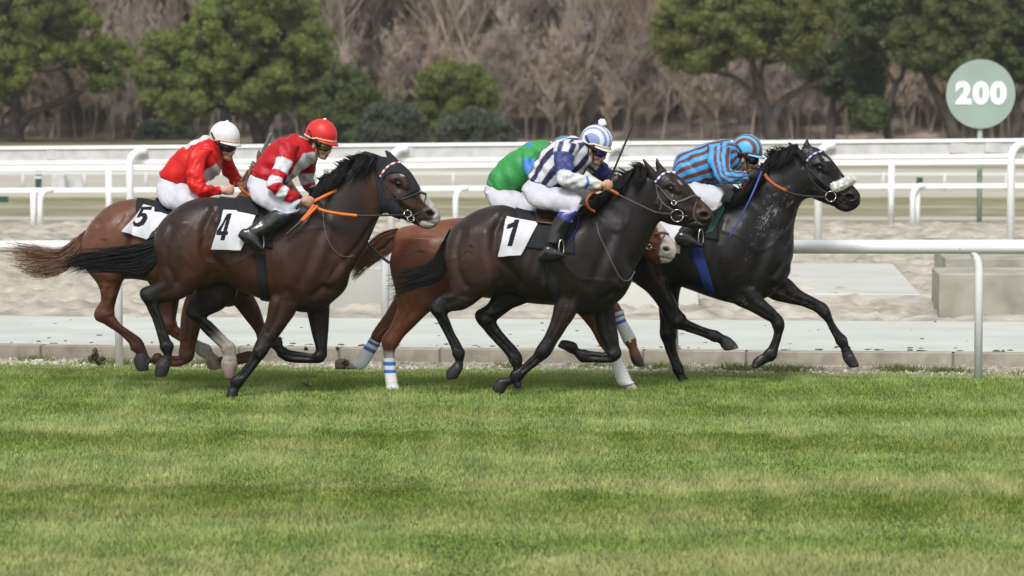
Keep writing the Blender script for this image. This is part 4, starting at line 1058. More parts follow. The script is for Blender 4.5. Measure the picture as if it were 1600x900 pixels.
build_horse('2', 'racehorse', 'black horse in the lead at the right with a white sheepskin noseband', 30.4, T2, N2, H2, E2, L2, BLK,
    {'FN': [(2, None), (3.4, BLACK), (10, BLACK), (10.8, HOOF)], 'FF': [(2.6, BLACK), (8.6, BLACK), (9.2, HOOF)], 'HN': [(3, BLACK), (10.8, BLACK), (11.3, (.07, .065, .065))], 'HF': [(1, BLACK), (9.8, BLACK), (10.3, HOOF)]},
    (703, -1), (1282, 263), (1328, 308), [(1252, 330), (1244, 370), (1226, 405), (1210, 430)],
    face=[([(1284, 242), (1290, 244), (1298, 253), (1292, 251), (1288, 248)], (.6, .57, .53))],
    mane=mane_fn([(1150, 312), (1168, 296), (1185, 277), (1200, 258), (1214, 245), (1232, 238), (1248, 232)], 19, 34, 560, 0.012, (-0.7, 0.0)),
    tail=tail_fn([[(945, 352), (925, 380), (905, 420)], [(944, 360), (930, 400), (915, 440)]], 120, 0.03, 0.012),
    mouth=[(1304, 322), (1312, 318), (1324, 322), (1335, 324)], tint=tint2)

# ---------------- chestnut horse between (bandaged legs)
T3 = [(611, 400, 612, 420, .10), (619, 361, 630, 448, .21), (645, 351, 660, 458, .265), (680, 345, 695, 460, .28), (720, 340, 730, 462, .27), (765, 338, 770, 467, .275), (805, 338, 810, 472, .28), (840, 335, 850, 476, .26), (870, 330, 885, 475, .23), (897, 345, 910, 455, .17), (915, 378, 925, 430, .08)]
N3 = [(853, 342, 905, 455, .165), (885, 327, 930, 425, .145), (915, 317, 955, 402, .118), (945, 312, 980, 388, .095), (965, 313, 995, 382, .08)]
H3 = [(975, 312, 990, 384, .065), (990, 317, 1000, 392, .08), (1004, 324, 1006, 398, .095), (1018, 334, 1010, 402, .098), (1030, 346, 1015, 406, .083), (1040, 358, 1021, 409, .067), (1048, 370, 1027, 412, .058), (1054, 381, 1034, 412, .056), (1057, 391, 1042, 411, .050), (1054, 402, 1048, 409, .034)]
E3 = [([(970, 316, 984, 320, .03), (964, 306, 976, 308, .025), (958, 298, 966, 299, .016), (953, 292, 955, 292, .006)], -0.045), ([(980, 316, 994, 318, .03), (976, 306, 988, 308, .025), (972, 298, 980, 299, .016), (968, 292, 970, 292, .006)], 0.045)]
L3 = {
 'HN': ([(622, 370, 705, 370, .13), (608, 410, 716, 420, .145), (617, 455, 702, 466, .125), (621, 482, 668, 491, .085), (608, 512, 641, 517, .062), (597, 531, 626, 534, .052), (598, 547, 618, 547, .046), (600, 560, 616, 560, .037), (602, 580, 617, 580, .034), (604, 595, 619, 594, .037), (605, 602, 620, 601, .036), (605, 610, 624, 610, .043)], -0.12),
 'HF': ([(630, 390, 700, 400, .12), (620, 450, 680, 460, .10), (603, 487, 640, 500, .075), (588, 508, 612, 518, .056), (581, 522, 598, 531, .048), (577, 533, 591, 540, .039), (566, 549, 581, 556, .033), (556, 563, 571, 571, .037), (549, 566, 560, 577, .033), (541, 562, 545, 577, .033), (532, 560, 533, 577, .041), (524, 565, 523, 575, .034)], 0.12),
 'FN': ([(850, 440, 900, 430, .085), (880, 470, 925, 460, .067), (905, 493, 935, 480, .056), (920, 512, 948, 505, .049), (935, 535, 957, 530, .043), (945, 552, 961, 546, .037), (955, 568, 970, 562, .031), (963, 588, 980, 583, .034), (967, 598, 985, 594, .037), (972, 603, 990, 599, .033), (977, 608, 996, 605, .037), (980, 612, 1001, 610, .041)], -0.13),
 'FF': ([(885, 430, 925, 415, .08), (920, 455, 950, 435, .062), (945, 478, 965, 468, .047), (957, 489, 972, 484, .042), (963, 505, 976, 500, .033), (970, 522, 986, 517, .033), (977, 537, 993, 531, .037), (982, 547, 996, 541, .031), (984, 556, 1001, 553, .037), (987, 566, 1007, 568, .042), (995, 572, 1006, 573, .035)], 0.13)}
CHE = srgb(114, 68, 46)
build_horse('3', 'racehorse', 'chestnut horse with white bandaged legs, hidden behind the number one horse', 29.95, T3, N3, H3, E3, L3, CHE,
    {'HN': [(4, None), (6, srgb(92, 55, 40)), (6.4, WHITE_HAIR), (10.2, WHITE_HAIR), (11, (.3, .24, .18))], 'HF': [(3, None), (4.6, srgb(92, 55, 40)), (5, WHITE_HAIR), (8.6, WHITE_HAIR), (9.4, (.45, .34, .26)), (10.5, (.22, .16, .12))], 'FN': [(4, None), (9.5, WHITE_HAIR), (10.6, (.45, .4, .33))], 'FF': [(3, None), (7.4, srgb(130, 82, 52)), (8.2, srgb(120, 76, 50)), (8.6, HOOF)]},
    (369, 20), (1004, 346), (1041, 390), None, mus=0.15, dim=0.84,
    face=[([(1026, 344), (1036, 350), (1050, 370), (1060, 388), (1058, 402), (1048, 412), (1034, 410), (1030, 398), (1032, 384), (1034, 374), (1028, 360)], (.66, .57, .52))],
    mane=mane_fn([(880, 332), (910, 320), (940, 313), (965, 312)], 10, 26, 160, 0.008),
    tail=tail_fn([[(622, 356), (600, 362), (578, 378), (562, 398), (552, 420)], [(621, 366), (603, 375), (580, 392), (560, 412), (548, 438)], [(620, 380), (612, 392), (592, 404), (570, 420), (552, 438)]], 420, 0.026, 0.013),
    mouth=[(1026, 406), (1032, 401), (1042, 404), (1050, 405)])

# ---------------- brown horse with cloth five (back left)
T5 = [(126, 388, 128, 408, .10), (134, 360, 142, 430, .21), (158, 330, 172, 438, .265), (186, 314, 204, 436, .28), (218, 311, 232, 440, .27), (250, 317, 260, 452, .275), (282, 322, 290, 462, .285), (315, 320, 322, 472, .27), (348, 312, 352, 480, .245), (375, 312, 382, 470, .21), (396, 340, 402, 452, .16), (412, 385, 416, 425, .08)]
N5 = [(345, 330, 386, 462, .165), (366, 310, 415, 415, .15), (384, 288, 432, 375, .12), (394, 267, 440, 335, .095), (402, 253, 446, 312, .08)]
H5 = [(408, 250, 440, 312, .065), (424, 252, 448, 320, .08), (440, 262, 455, 326, .09), (452, 276, 462, 330, .095), (461, 290, 468, 334, .08), (470, 303, 473, 338, .064), (478, 313, 478, 341, .056), (486, 322, 484, 343, .052), (490, 332, 489, 343, .04)]
E5 = [([(402, 260, 416, 262, .03), (400, 249, 412, 250, .024), (401, 240, 408, 240, .016), (404, 233, 406, 233, .006)], -0.045), ([(412, 258, 426, 260, .03), (412, 248, 422, 248, .024), (414, 240, 420, 240, .016), (417, 234, 419, 234, .006)], 0.045)]
L5 = {
 'HN': ([(140, 350, 215, 350, .13), (127, 390, 206, 396, .145), (134, 420, 196, 433, .12), (150, 442, 191, 442, .085), (157, 465, 183, 466, .062), (148, 486, 180, 484, .052), (149, 499, 181, 494, .048), (163, 508, 190, 507, .039), (185, 521, 208, 520, .033), (200, 535, 221, 529, .036), (205, 545, 225, 537, .037), (212, 553, 230, 547, .031), (209, 561, 233, 560, .041), (211, 571, 232, 573, .045), (218, 580, 230, 578, .034)], -0.12),
 'HF': ([(175, 360, 235, 365, .12), (205, 410, 278, 415, .11), (230, 440, 288, 445, .09), (243, 465, 281, 468, .07), (250, 490, 277, 492, .058), (250, 510, 276, 504, .05), (262, 522, 283, 514, .042), (280, 533, 297, 524, .035), (299, 545, 313, 533, .035), (308, 553, 328, 541, .038), (318, 560, 334, 550, .031), (321, 566, 343, 560, .038), (324, 575, 345, 571, .043), (334, 577, 344, 576, .034)], 0.12),
 'FN': ([(305, 440, 352, 440, .085), (290, 465, 335, 470, .068), (283, 490, 318, 495, .056), (281, 520, 311, 520, .047), (280, 543, 306, 545, .044), (278, 556, 301, 563, .041), (270, 556, 282, 573, .034), (256, 556, 258, 572, .031), (247, 552, 246, 570, .035), (241, 552, 236, 566, .034), (238, 556, 230, 570, .038), (232, 562, 228, 572, .034)], -0.12),
 'FF': ([(345, 440, 385, 425, .08), (360, 470, 392, 452, .066), (378, 492, 404, 478, .055), (395, 515, 414, 505, .046), (402, 535, 418, 528, .042), (401, 550, 412, 551, .038), (388, 548, 392, 565, .033), (370, 552, 374, 570, .031), (356, 554, 354, 570, .034), (346, 556, 340, 568, .035), (340, 560, 334, 568, .03)], 0.12)}
CHB = srgb(104, 66, 49)
def tint5(cols, uv, lb, ix, co):
    s = np.isin(lb, ['FN', 'FF', 'HF']); cols = cols.copy(); cols[s] = np.array(srgb(86, 52, 40)); return cols
build_horse('5', 'racehorse', 'brown horse with white number five cloth, farthest back at the left', 29.95, T5, N5, H5, E5, L5, CHB,
    {'HN': [(2, None), (5, srgb(84, 50, 38)), (11.2, srgb(78, 50, 40)), (11.9, HOOF)], 'HF': [(6.8, srgb(80, 48, 38)), (7.8, WHITE_HAIR), (10.6, WHITE_HAIR), (11.6, (.25, .18, .14))], 'FN': [(3, srgb(92, 54, 40)), (8.5, srgb(80, 48, 38)), (9.6, HOOF)], 'FF': [(3, srgb(88, 54, 42)), (8.5, srgb(78, 46, 36)), (9.4, HOOF)]},
    (-113, 0), (446, 284), (482, 328), None, mus=0.9, dim=0.88,
    mane=mane_fn([(372, 302), (384, 286), (392, 270), (400, 256)], 4, 14, 90, 0.006),
    tail=tail_fn([[(133, 360), (112, 378), (90, 394), (55, 385), (2, 378)], [(131, 368), (112, 388), (88, 402), (48, 398), (4, 394)], [(130, 378), (116, 396), (92, 412), (60, 418), (12, 410)], [(130, 388), (120, 404), (95, 424), (62, 432), (24, 420)]], 620, 0.030, 0.016),
    mouth=None, tint=tint5)

# ================================================================== TACK AND RIDERS
def leather(name, col, rough=0.35): return mat(name, col, rough, 0.5, noise=0.15, nscale=40, bump=0.1, bscale=200)
m_blackl = leather('black_leather', (0.012, 0.012, 0.013), 0.28)
m_dkstrap = leather('dark_strap', (0.020, 0.018, 0.017), 0.5)
m_grey_strap = leather('grey_strap', (0.085, 0.082, 0.078), 0.5)
m_brownl = leather('brown_leather', (0.028, 0.013, 0.009), 0.4)
m_orange = mat('orange_rubber_rein', (0.62, 0.155, 0.025), 0.6, 0.3, noise=0.12, nscale=60)
m_tan_rein = mat('tan_rein', (0.38, 0.095, 0.030), 0.55, 0.3, noise=0.15, nscale=60)
m_steel = mat('polished_steel', (0.62, 0.62, 0.62), 0.22, 0.5, metal=1.0)
m_padblack = mat('black_cloth', (0.014, 0.014, 0.017), 0.75, 0.25, noise=0.2, nscale=25, bump=0.2, bscale=120)
m_padgreen = mat('green_cloth', (0.045, 0.135, 0.105), 0.8, 0.2, noise=0.15, nscale=20)
m_padblue = mat('blue_webbing', (0.016, 0.030, 0.165), 0.7, 0.25, noise=0.15, nscale=30)
m_hood = mat('hood_cloth', (0.020, 0.021, 0.027), 0.8, 0.2, noise=0.15, nscale=30)
m_number = mat_vcol('number_cloth', 0.8, 0.2, noise=0.04, nscale=15)
m_fleece = mat('white_sheepskin', (0.72, 0.73, 0.68), 0.95, 0.1, noise=0.1, nscale=60)
m_bandage = mat_vcol('leg_bandage', 0.85, 0.2, noise=0.08, nscale=50, bump=0.5, bscale=90)
m_beads = mat_vcol('browband', 0.5, 0.4, noise=0.02)

def patch(H, quad, nu, nv, off, name, m, parent=None, wrinkle=0.0, paint=None, seed=0, thick=0.004):
    """cloth draped on the near side between four pixel corners TL TR BR BL"""
    q = np.array(quad, float); V = []; UV = []; last = None
    for j in range(nv + 1):
        t = j / nv
        for i in range(nu + 1):
            s = i / nu
            p = (q[0] * (1 - s) + q[1] * s) * (1 - t) + (q[3] * (1 - s) + q[2] * s) * t
            h = ray(H, p[0], p[1])
            if h: w_ = h[0] + h[1] * off; last = w_.y
            else: w_ = P(p[0], p[1], last if last else H['d'] - 0.2)
            V.append(w_); UV.append(p)
    V = np.array([tuple(v) for v in V]).reshape(nv + 1, nu + 1, 3)
    for _ in range(3):
        V[1:-1, 1:-1] = (V[1:-1, 1:-1] * 2 + V[:-2, 1:-1] + V[2:, 1:-1] + V[1:-1, :-2] + V[1:-1, 2:]) / 6
    V = V.reshape(-1, 3)
    if wrinkle: V[:, 1] -= wrinkle * (0.5 + 0.5 * wav(V * [1, 1, 0.6], 38, seed)); 
    Fc = [(j * (nu + 1) + i, j * (nu + 1) + i + 1, (j + 1) * (nu + 1) + i + 1, (j + 1) * (nu + 1) + i) for j in range(nv) for i in range(nu)]
    me = newmesh(name, V, Fc)
    if paint is not None: set_col(me, paint(np.array(UV)))
    o = obj(name, me, m, parent)
    md = o.modifiers.new('thickness', 'SOLIDIFY'); md.thickness = thick; md.offset = 0
    return o
def wrap(H, xa, xb, ph0, ph1, off, name, m, parent=None, nu=14, nv=40, thick=0.012, frill=0.0):
    """cloth laid round the trunk between two stations, phi 0 = spine, positive = near side"""
    a, _ = catmull([r_[:4] for r_ in H['trunk']], 8); mid = (a[:, 0] + a[:, 2]) / 2; V = []
    for i in range(nu + 1):
        x = xa + (xb - xa) * i / nu; q = np.array([np.interp(x, mid, a[:, k]) for k in range(4)])
        p1 = P(q[0], q[1], H['d']); p2 = P(q[2], q[3], H['d']); C = (p1 + p2) / 2; h = (p1 - p2) / 2
        for j in range(nv + 1):
            ph = R(ph0 + (ph1 - ph0) * j / nv)
            dr = (h * math.cos(ph) + Vector((0, -h.length * math.sin(ph), 0))).normalized()
            hit = H['bvh'].ray_cast(C, dr, 1.0)
            V.append((hit[0] if hit[0] else C + dr * 0.3) + dr * off)
    Fc = [(i * (nv + 1) + j, i * (nv + 1) + j + 1, (i + 1) * (nv + 1) + j + 1, (i + 1) * (nv + 1) + j) for i in range(nu) for j in range(nv)]
    o = obj(name, newmesh(name, V, Fc), m, parent)
    md = o.modifiers.new('thickness', 'SOLIDIFY'); md.thickness = thick; md.offset = 0
    return o
def tube_obj(name, pts, r, m, parent=None, n=8, flat=1.0):
    mb = MB(); mb.tube(pts, r, n, flat); return obj(name, mb.mesh(name), m, parent)
def strap(H, name, pts, r, m, parent, off=0.004): return tube_obj(name, surf(H, pts, off), r, m, parent, 6)
def air(pts, sub=6):
    a, _ = catmull(pts, sub); return [P(q[0], q[1], q[2]) for q in a]
def ringobj(name, px, py, Y, rpx, r, m, parent):
    c = P(px, py, Y); R0 = rpx * Y / F
    pts = [c + Vector((R0 * math.cos(t), 0.006 * math.sin(3 * t), R0 * math.sin(t))) for t in np.linspace(0, 2 * math.pi, 25)]
    return tube_obj(name, pts, r, m, parent, 6)
def browband(H, pts, c1, c2, parent, n=9):
    p = surf(H, pts, 0.007, 6); mb = MB(); cols = []
    m_ = len(p)
    mb.tube(p, 0.0095, 8)
    t = np.repeat(np.arange(m_), 8); me = mb.mesh('browband')
    L = np.linspace(0, n, m_); cc = np.array([c1 if int(L[i]) % 2 == 0 else c2 for i in t]); set_col(me, cc)
    return obj('browband', me, m_beads, parent)

def number_paint(shapes):
    """shapes: ('poly', points) filled, ('hole', points) cleared, ('line', points, half width)"""
    def f(uv):
        ink = np.zeros(len(uv), bool)
        for sh in shapes:
            if sh[0] == 'poly': ink |= in_poly(uv, sh[1])
            elif sh[0] == 'hole': ink &= ~in_poly(uv, sh[1])
            else: ink |= poly_dist(uv, sh[1]) < sh[2]
        c = np.tile(np.array([0.60, 0.60, 0.625]), (len(uv), 1)); c[ink] = (0.010, 0.011, 0.016); return c
    return f
def number_cloth(key, quad, shapes, label, n=96, wr=0.011):
    o = patch(HORSES[key], quad, n, n, 0.022, 'number_cloth', m_number, None, wr, number_paint(shapes), int(key))
    return tag(o, label, 'number cloth', 'numbered saddle cloths')

# ---- saddles
def saddle(key, xa, xb, ph, pad_m, girth_quads, girth_m, seat_m, iron, leatherpath, label, seat=(0.35, 0.75), edge=None):
    H = HORSES[key]; root = empty('saddle', P((xa + xb) / 2, 330, H['d']))
    child(wrap(H, xa, xb, -ph, ph, 0.008, 'saddle_pad', pad_m), root)
    sx0, sx1 = xa + (xb - xa) * seat[0], xa + (xb - xa) * seat[1]
    child(wrap(H, sx0, sx1, -36, 36, 0.030, 'saddle_seat', seat_m, thick=0.02), root)
    if edge:
        for e in edge: child(tube_obj('piping', surf(H, e, 0.018), 0.006, m_padblue, None, 6), root)
    for q in girth_quads: child(patch(H, q, 4, 24, 0.010, 'girth', girth_m, None, thick=0.006), root)
    child(tube_obj('stirrup_leather', surf(H, leatherpath, 0.03), 0.009, m_blackl, None, 6), root)
    px, py, Y, rw, rh = iron
    c = P(px, py, Y); s = Y / F
    pts = [c + Vector((rw * s * math.cos(t), 0.02 * math.cos(t), rh * s * math.sin(t))) for t in np.linspace(-0.25 * math.pi, 1.25 * math.pi, 16)]
    pts.append(pts[0]); child(tube_obj('stirrup', pts, 0.006, m_steel, None, 6), root)
    return tag(root, label, 'saddle', 'racing saddles')
saddle('4', 352, 430, 78, m_padblack, [[(396, 396), (413, 396), (421, 472), (408, 469)]], m_padblack, m_padblack, (407, 380, 28.84, 5, 15), [(420, 330), (414, 350), (409, 366)], 'black saddle with black girth under the rider in red and white hoops')
saddle('1', 812, 898, 74, m_padblack, [[(843, 404), (851, 404), (853, 452), (846, 448)], [(858, 404), (868, 404), (872, 470), (862, 473)]], m_padblack, m_brownl, (877, 388, 28.98, 4, 14), [(890, 345), (884, 362), (878, 378)], 'black saddle with blue piping under the rider in navy and white stripes', edge=[[(905, 342), (902, 356), (896, 370), (885, 381)], [(832, 332), (838, 342), (850, 348)]])
saddle('2', 1052, 1120, 66, m_padblack, [[(1076, 386), (1096, 386), (1117, 457), (1101, 453)]], m_padblue, m_brownl, (1095, 372, 30.04, 4, 14), [(1110, 340), (1102, 352), (1096, 362)], 'green-edged saddle with wide blue girth under the rider in blue and brown', edge=[[(1130, 312), (1122, 326), (1110, 336)]])
saddle('5', 222, 300, 84, m_padblack, [[(276, 390), (292, 390), (300, 460), (288, 456)]], m_padblack, m_padblack, (290, 380, 29.58, 5, 15), [(300, 335), (296, 350), (291, 366)], 'black saddle under the rider in the white cap')
saddle('3', 740, 822, 70, m_padblack, [[(790, 390), (806, 390), (812, 468), (798, 466)]], m_padblack, m_padblack, (800, 382, 29.56, 5, 15), [(806, 335), (803, 352), (800, 368)], 'black saddle mostly hidden under the rider in green')
number_cloth('4', [(349, 330), (402, 333), (377, 391), (330, 389)], [('poly', [(355.5, 335.5), (362.5, 335.5), (355, 362), (357.5, 362), (356, 367.5), (353.5, 367.5), (351.5, 375), (344.5, 375), (346.5, 367.5), (338, 367.5), (339, 361)]), ('hole', [(353.5, 345), (345.5, 361.5), (349, 361.5)])], 'white cloth with black number four on the dark bay horse')
number_cloth('1', [(792, 341), (841, 350), (813, 399), (779, 400)], [('poly', [(803, 345.5), (811, 345.5), (800, 385), (792.5, 385), (800.5, 356.5), (791.5, 358.5), (793, 351.5), (801.5, 349)])], 'white cloth with black number one on the nearly black horse')
number_cloth('5', [(224, 322), (266, 334), (230, 374), (190, 362)], [('poly', [(220.5, 325.5), (238, 326), (236, 331), (225.5, 330.7), (222, 337), (217.5, 341.5), (213.5, 340)]), ('line', [(217, 339.5), (222, 337.6), (226, 338.5), (227, 343), (223, 349.5), (217, 353), (211.5, 352.5), (209, 349)], 2.9)], 'white cloth with black number five on the brown horse', wr=0.012)
o = patch(HORSES['2'], [(1032, 338), (1066, 340), (1062, 396), (1028, 390)], 20, 20, 0.022, 'number_cloth', m_number, None, 0.01, lambda uv: np.tile([0.70, 0.70, 0.73], (len(uv), 1)), 9)
child(patch(HORSES['2'], [(1128, 313), (1142, 311), (1113, 362), (1100, 367)], 6, 20, 0.016, 'pad_edge', m_padgreen, None, thick=0.008), next(q for q in SC.objects if q.name.startswith('saddle') and 'green-edged' in str(q.get('label'))))
tag(o, 'plain visible corner of white cloth beside the boot of the leading rider', 'number cloth', 'numbered saddle cloths')

# ---- bridles
def bridle(key, label, cheek, brow, nose, lines, rings_, browcol, strap_m=m_dkstrap, reins=(), r=0.0075):
    H = HORSES[key]; root = empty('bridle', P(cheek[0][0], cheek[0][1], H['d']))
    child(strap(H, 'cheekpiece', cheek, r, strap_m, None), root)
    if brow: child(browband(H, brow, browcol[0], browcol[1], None), root)
    if nose: child(strap(H, 'noseband', nose, r + 0.001, strap_m, None), root)
    for ln in lines: child(strap(H, 'strap', ln, 0.0055, strap_m, None), root)
    for (px, py, rp, mm) in rings_:
        h = ray(H, px, py); Y = (h[0].y if h else H['d'] - 0.09) - 0.02
        child(ringobj('bit_ring', px, py, Y, rp, 0.0055, mm, None), root)
    for nm, pts, rr, mm in reins: child(tube_obj(nm, air(pts), rr, mm, None, 6), root)
    return tag(root, label, 'bridle', 'bridles and reins')
W_, RD_, BL_, SV_ = (0.75, 0.75, 0.75), (0.5, 0.03, 0.03), (0.10, 0.10, 0.35), (0.55, 0.55, 0.6)
bridle('4', 'dark bridle with red and white browband and orange reins on the hooded horse', [(596, 277), (603, 300), (618, 321), (634, 333)], [(594, 276), (601, 265), (612, 257), (626, 254)], [(625, 312), (640, 307), (655, 301), (666, 303)],
       [[(666, 303), (661, 322), (654, 341)], [(637, 334), (648, 340), (655, 351)], [(599, 284), (618, 305), (626, 312)], [(640, 338), (652, 334), (656, 330)], [(600, 288), (599, 300), (597, 308)]], [(637, 334, 5.5, m_steel), (642, 342, 5, m_steel)], (W_, RD_),
       reins=[('rein', [(634, 336, 29.06), (600, 336.5, 28.98), (557, 337, 28.95)], 0.008, m_dkstrap), ('rein', [(558, 337, 28.95), (530, 334, 28.95), (505, 329, 28.96), (491, 322, 29.0)], 0.013, m_orange),
              ('rein', [(488, 316, 28.98), (506, 307, 29.02), (526, 297, 29.12)], 0.014, m_orange), ('rein', [(491, 320, 28.97), (480, 334, 28.95), (470, 346, 28.92)], 0.013, m_orange), ('rein', [(496, 322, 28.97), (484, 334, 28.93), (473, 345, 28.92)], 0.013, m_orange), ('rein', [(472, 345, 28.92), (460, 355, 28.90), (447, 367, 28.89)], 0.012, m_dkstrap)])
bridle('1', 'grey strapped bridle with white browband and big round bit ring', [(1025, 288), (1028, 305), (1038, 320), (1056, 331)], [(1024, 285), (1031, 276), (1043, 270), (1056, 270)], [(1053, 317), (1070, 312), (1083, 306), (1095, 310)],
       [[(1092, 308), (1085, 324), (1084, 340), (1097, 352)], [(1027, 289), (1040, 304), (1053, 317)], [(1034, 316), (1033, 323), (1030, 328)], [(1060, 337), (1074, 337)]], [(1058, 337, 9.5, m_steel), (1053, 317, 3.6, m_steel)], (W_, BL_), m_grey_strap,
       reins=[('rein', [(1049, 335, 29.2), (1036, 334, 29.18), (1024, 332, 29.16)], 0.014, m_dkstrap), ('rein', [(1025, 332, 29.16), (995, 318, 29.14), (966, 304, 29.12)], 0.006, m_grey_strap), ('rein', [(966, 304, 29.12), (958, 299, 29.12), (950, 296, 29.13)], 0.014, m_tan_rein),
              ('rein', [(938, 296, 29.1), (925, 301, 29.04), (917, 313, 29.02), (920, 325, 29.05), (929, 331, 29.1)], 0.012, m_tan_rein)])
bridle('2', 'dark bridle with blue-white browband on the leading black horse', [(1260, 258), (1265, 277), (1280, 294), (1296, 303)], [(1260, 252), (1269, 243), (1280, 238), (1289, 237)], None,
       [[(1262, 262), (1282, 282), (1300, 296)], [(1302, 310), (1312, 318), (1326, 323)], [(1300, 302), (1311, 299), (1318, 306)]], [(1298, 307, 8, m_steel)], (SV_, BL_),
       reins=[('rein', [(1291, 308, 30.26), (1270, 307, 30.22), (1254, 306, 30.2)], 0.010, m_dkstrap), ('rein', [(1255, 306, 30.2), (1240, 303, 30.19), (1226, 298, 30.19)], 0.010, m_brownl), ('rein', [(1228, 298, 30.19), (1212, 290, 30.18), (1200, 280, 30.19), (1195, 272, 30.2)], 0.015, m_tan_rein), ('rein', [(1168, 282, 30.15), (1162, 290, 30.14), (1160, 298, 30.2)], 0.011, m_tan_rein)])
bridle('3', 'grey muzzle straps and bit on the white-faced chestnut', [(985, 330), (995, 355), (1008, 378), (1016, 388)], None, [(1022, 366), (1034, 363), (1044, 366)],
       [[(1040, 364), (1032, 378), (1026, 396)], [(1012, 385), (1022, 388), (1030, 392)]], [(1014, 386, 4, m_steel)], None, m_grey_strap)
bridle('5', 'orange reins and dark bridle on the brown horse behind the hooped rider', [(412, 268), (430, 290), (455, 318), (468, 326)], None, [(455, 312), (470, 312), (480, 316)], [], [(470, 326, 5, m_steel)], None,
       reins=[('rein', [(374, 292, 29.7), (382, 300, 29.72), (392, 306, 29.75), (440, 318, 29.8), (468, 326, 29.84)], 0.012, m_orange)])
def breast(key, pts, label, m):
    o = tube_obj('breast_strap', surf(HORSES[key], pts, 0.004), 0.0055, m, None, 6); return tag(o, label, 'strap', 'breast straps')
breast('4', [(505, 306), (505, 345), (512, 375), (525, 395), (540, 402), (553, 399)], 'thin grey breast strap hanging on the shoulder of the dark bay horse', m_grey_strap)
breast('1', [(932, 347), (935, 365), (945, 386), (957, 412), (970, 436), (983, 438), (992, 424)], 'thin dark breast strap looped on the chest of the number one horse', m_grey_strap)

# sheepskin noseband
H = HORSES['2']; mb = MB(); rg = np.random.default_rng(3)
cl = surf(H, [(1299, 294), (1310, 290), (1320, 285), (1330, 280)], 0.012, 4); n_ = len(cl)
cl += [cl[-1] + Vector((0.0, 0.05 * k, -0.004 * k)) for k in (1, 2)]
mb.tube(cl, [0.026] + [0.036] * (len(cl) - 2) + [0.026], 16)
me = remesh(mb, 0.008, 2); co = get_co(me); no = get_no(me); set_co(me, co + no * (0.006 * wav(co, 120, 2) + 0.004 * wav(co, 260, 3))[:, None])
fl = obj('sheepskin_noseband', me, m_fleece)
mb = MB()
for i in range(1400):
    k = rg.integers(0, len(co)); p = Vector(co[k]); n0 = Vector(no[k]); dd = (n0 + Vector(rg.normal(0, .45, 3))).normalized()
    mb.tube([p, p + dd * rg.uniform(0.008, 0.020)], [0.0028, 0.0012], 3, cap=False)
obj('fleece_tufts', mb.mesh('fleece_tufts'), m_fleece, fl)
tag(fl, 'fluffy white sheepskin noseband on the leading black horse', 'noseband')

# ear hood of horse four: shell lifted off the head
H = HORSES['4']; me0 = H['me']; uv = H['uv']; co = get_co(me0); no = get_no(me0)
poly = [(560, 230), (612, 230), (626, 253), (642, 271), (657, 296), (642, 305), (626, 312), (627, 344), (600, 342), (592, 334), (588, 300), (583, 262), (560, 245)]
inside = in_poly(uv, poly) & ~(((uv[:, 0] - 618) / 21) ** 2 + ((uv[:, 1] - 289) / 19) ** 2 < 1) & ~((H['lb'] == 'neck') & (uv[:, 0] < 586))
keep = [p.index for p in me0.polygons if all(inside[v] for v in p.vertices)]
used = sorted({v for i in keep for v in me0.polygons[i].vertices}); mp_ = {v: i for i, v in enumerate(used)}
me = newmesh('ear_hood', co[used] + no[used] * 0.0065, [tuple(mp_[v] for v in me0.polygons[i].vertices) for i in keep])
bm = bmesh.new(); bm.from_mesh(me)
bd = [v for v in bm.verts if v.is_boundary]
for _ in range(6):
    nw = {}
    for v in bd:
        nb = [e.other_vert(v).co for e in v.link_edges if e.is_boundary]
        if len(nb) == 2: nw[v] = v.co * 0.5 + (nb[0] + nb[1]) * 0.25
    for v, c in nw.items(): v.co = c
bm.to_mesh(me); bm.free()
o = obj('ear_hood', me, m_hood); md = o.modifiers.new('thickness', 'SOLIDIFY'); md.thickness = 0.006; md.offset = 0
tag(o, 'black cloth hood over the ears and cheeks of the dark bay horse', 'hood')

# leg bandages of the chestnut
def bandage(leg, i0, i1, bands, label):
    st, yo = HORSES['3']['legs'][leg]; mb = MB(); C, Hv, W, I = rings(st, HORSES['3']['d'], yo, 10)
    sel = [k for k in range(len(C)) if i0 <= I[k] <= i1]; V = []; cols = []; seg = 18
    for k in sel:
        f = (I[k] - i0) / (i1 - i0); bulge = 1.04 + 0.03 * math.sin(k * 1.9); ex = Hv[k].normalized() * 0.009
        for a in range(seg):
            an = 2 * math.pi * a / seg; V.append(C[k] + (Hv[k] * bulge + ex) * math.cos(an) + Vector((0, (W[k] * bulge + 0.009) * math.sin(an), 0)))
            cols.append((0.05, 0.16, 0.52) if any(b0 <= f <= b1 for b0, b1 in bands) else (0.74, 0.74, 0.73))
    n_ = len(sel)
    Fc = [(i * seg + a, i * seg + (a + 1) % seg, (i + 1) * seg + (a + 1) % seg, (i + 1) * seg + a) for i in range(n_ - 1) for a in range(seg)]
    Fc += [tuple(range(seg)), tuple((n_ - 1) * seg + a for a in range(seg))]
    me = newmesh('leg_bandage', V, Fc); set_col(me, np.array(cols)); return tag(obj('leg_bandage', me, m_bandage), label, 'bandage', 'white bandages with blue stripes')
BS = [(0.08, 0.16), (0.25, 0.33)]
bandage('HN', 6.9, 10.8, BS, 'white blue-striped bandage on the planted hind leg of the chestnut')
bandage('HF', 4.6, 8.0, BS, 'white blue-striped bandage on the trailing raised hind leg of the chestnut')
bandage('FN', 4.9, 8.9, [(0.0, 0.10)], 'white bandage on the planted front leg of the chestnut')
bandage('FF', 3.0, 6.0, [(0.12, 0.2), (0.3, 0.38)], 'white bandage on the lifted front leg of the chestnut')

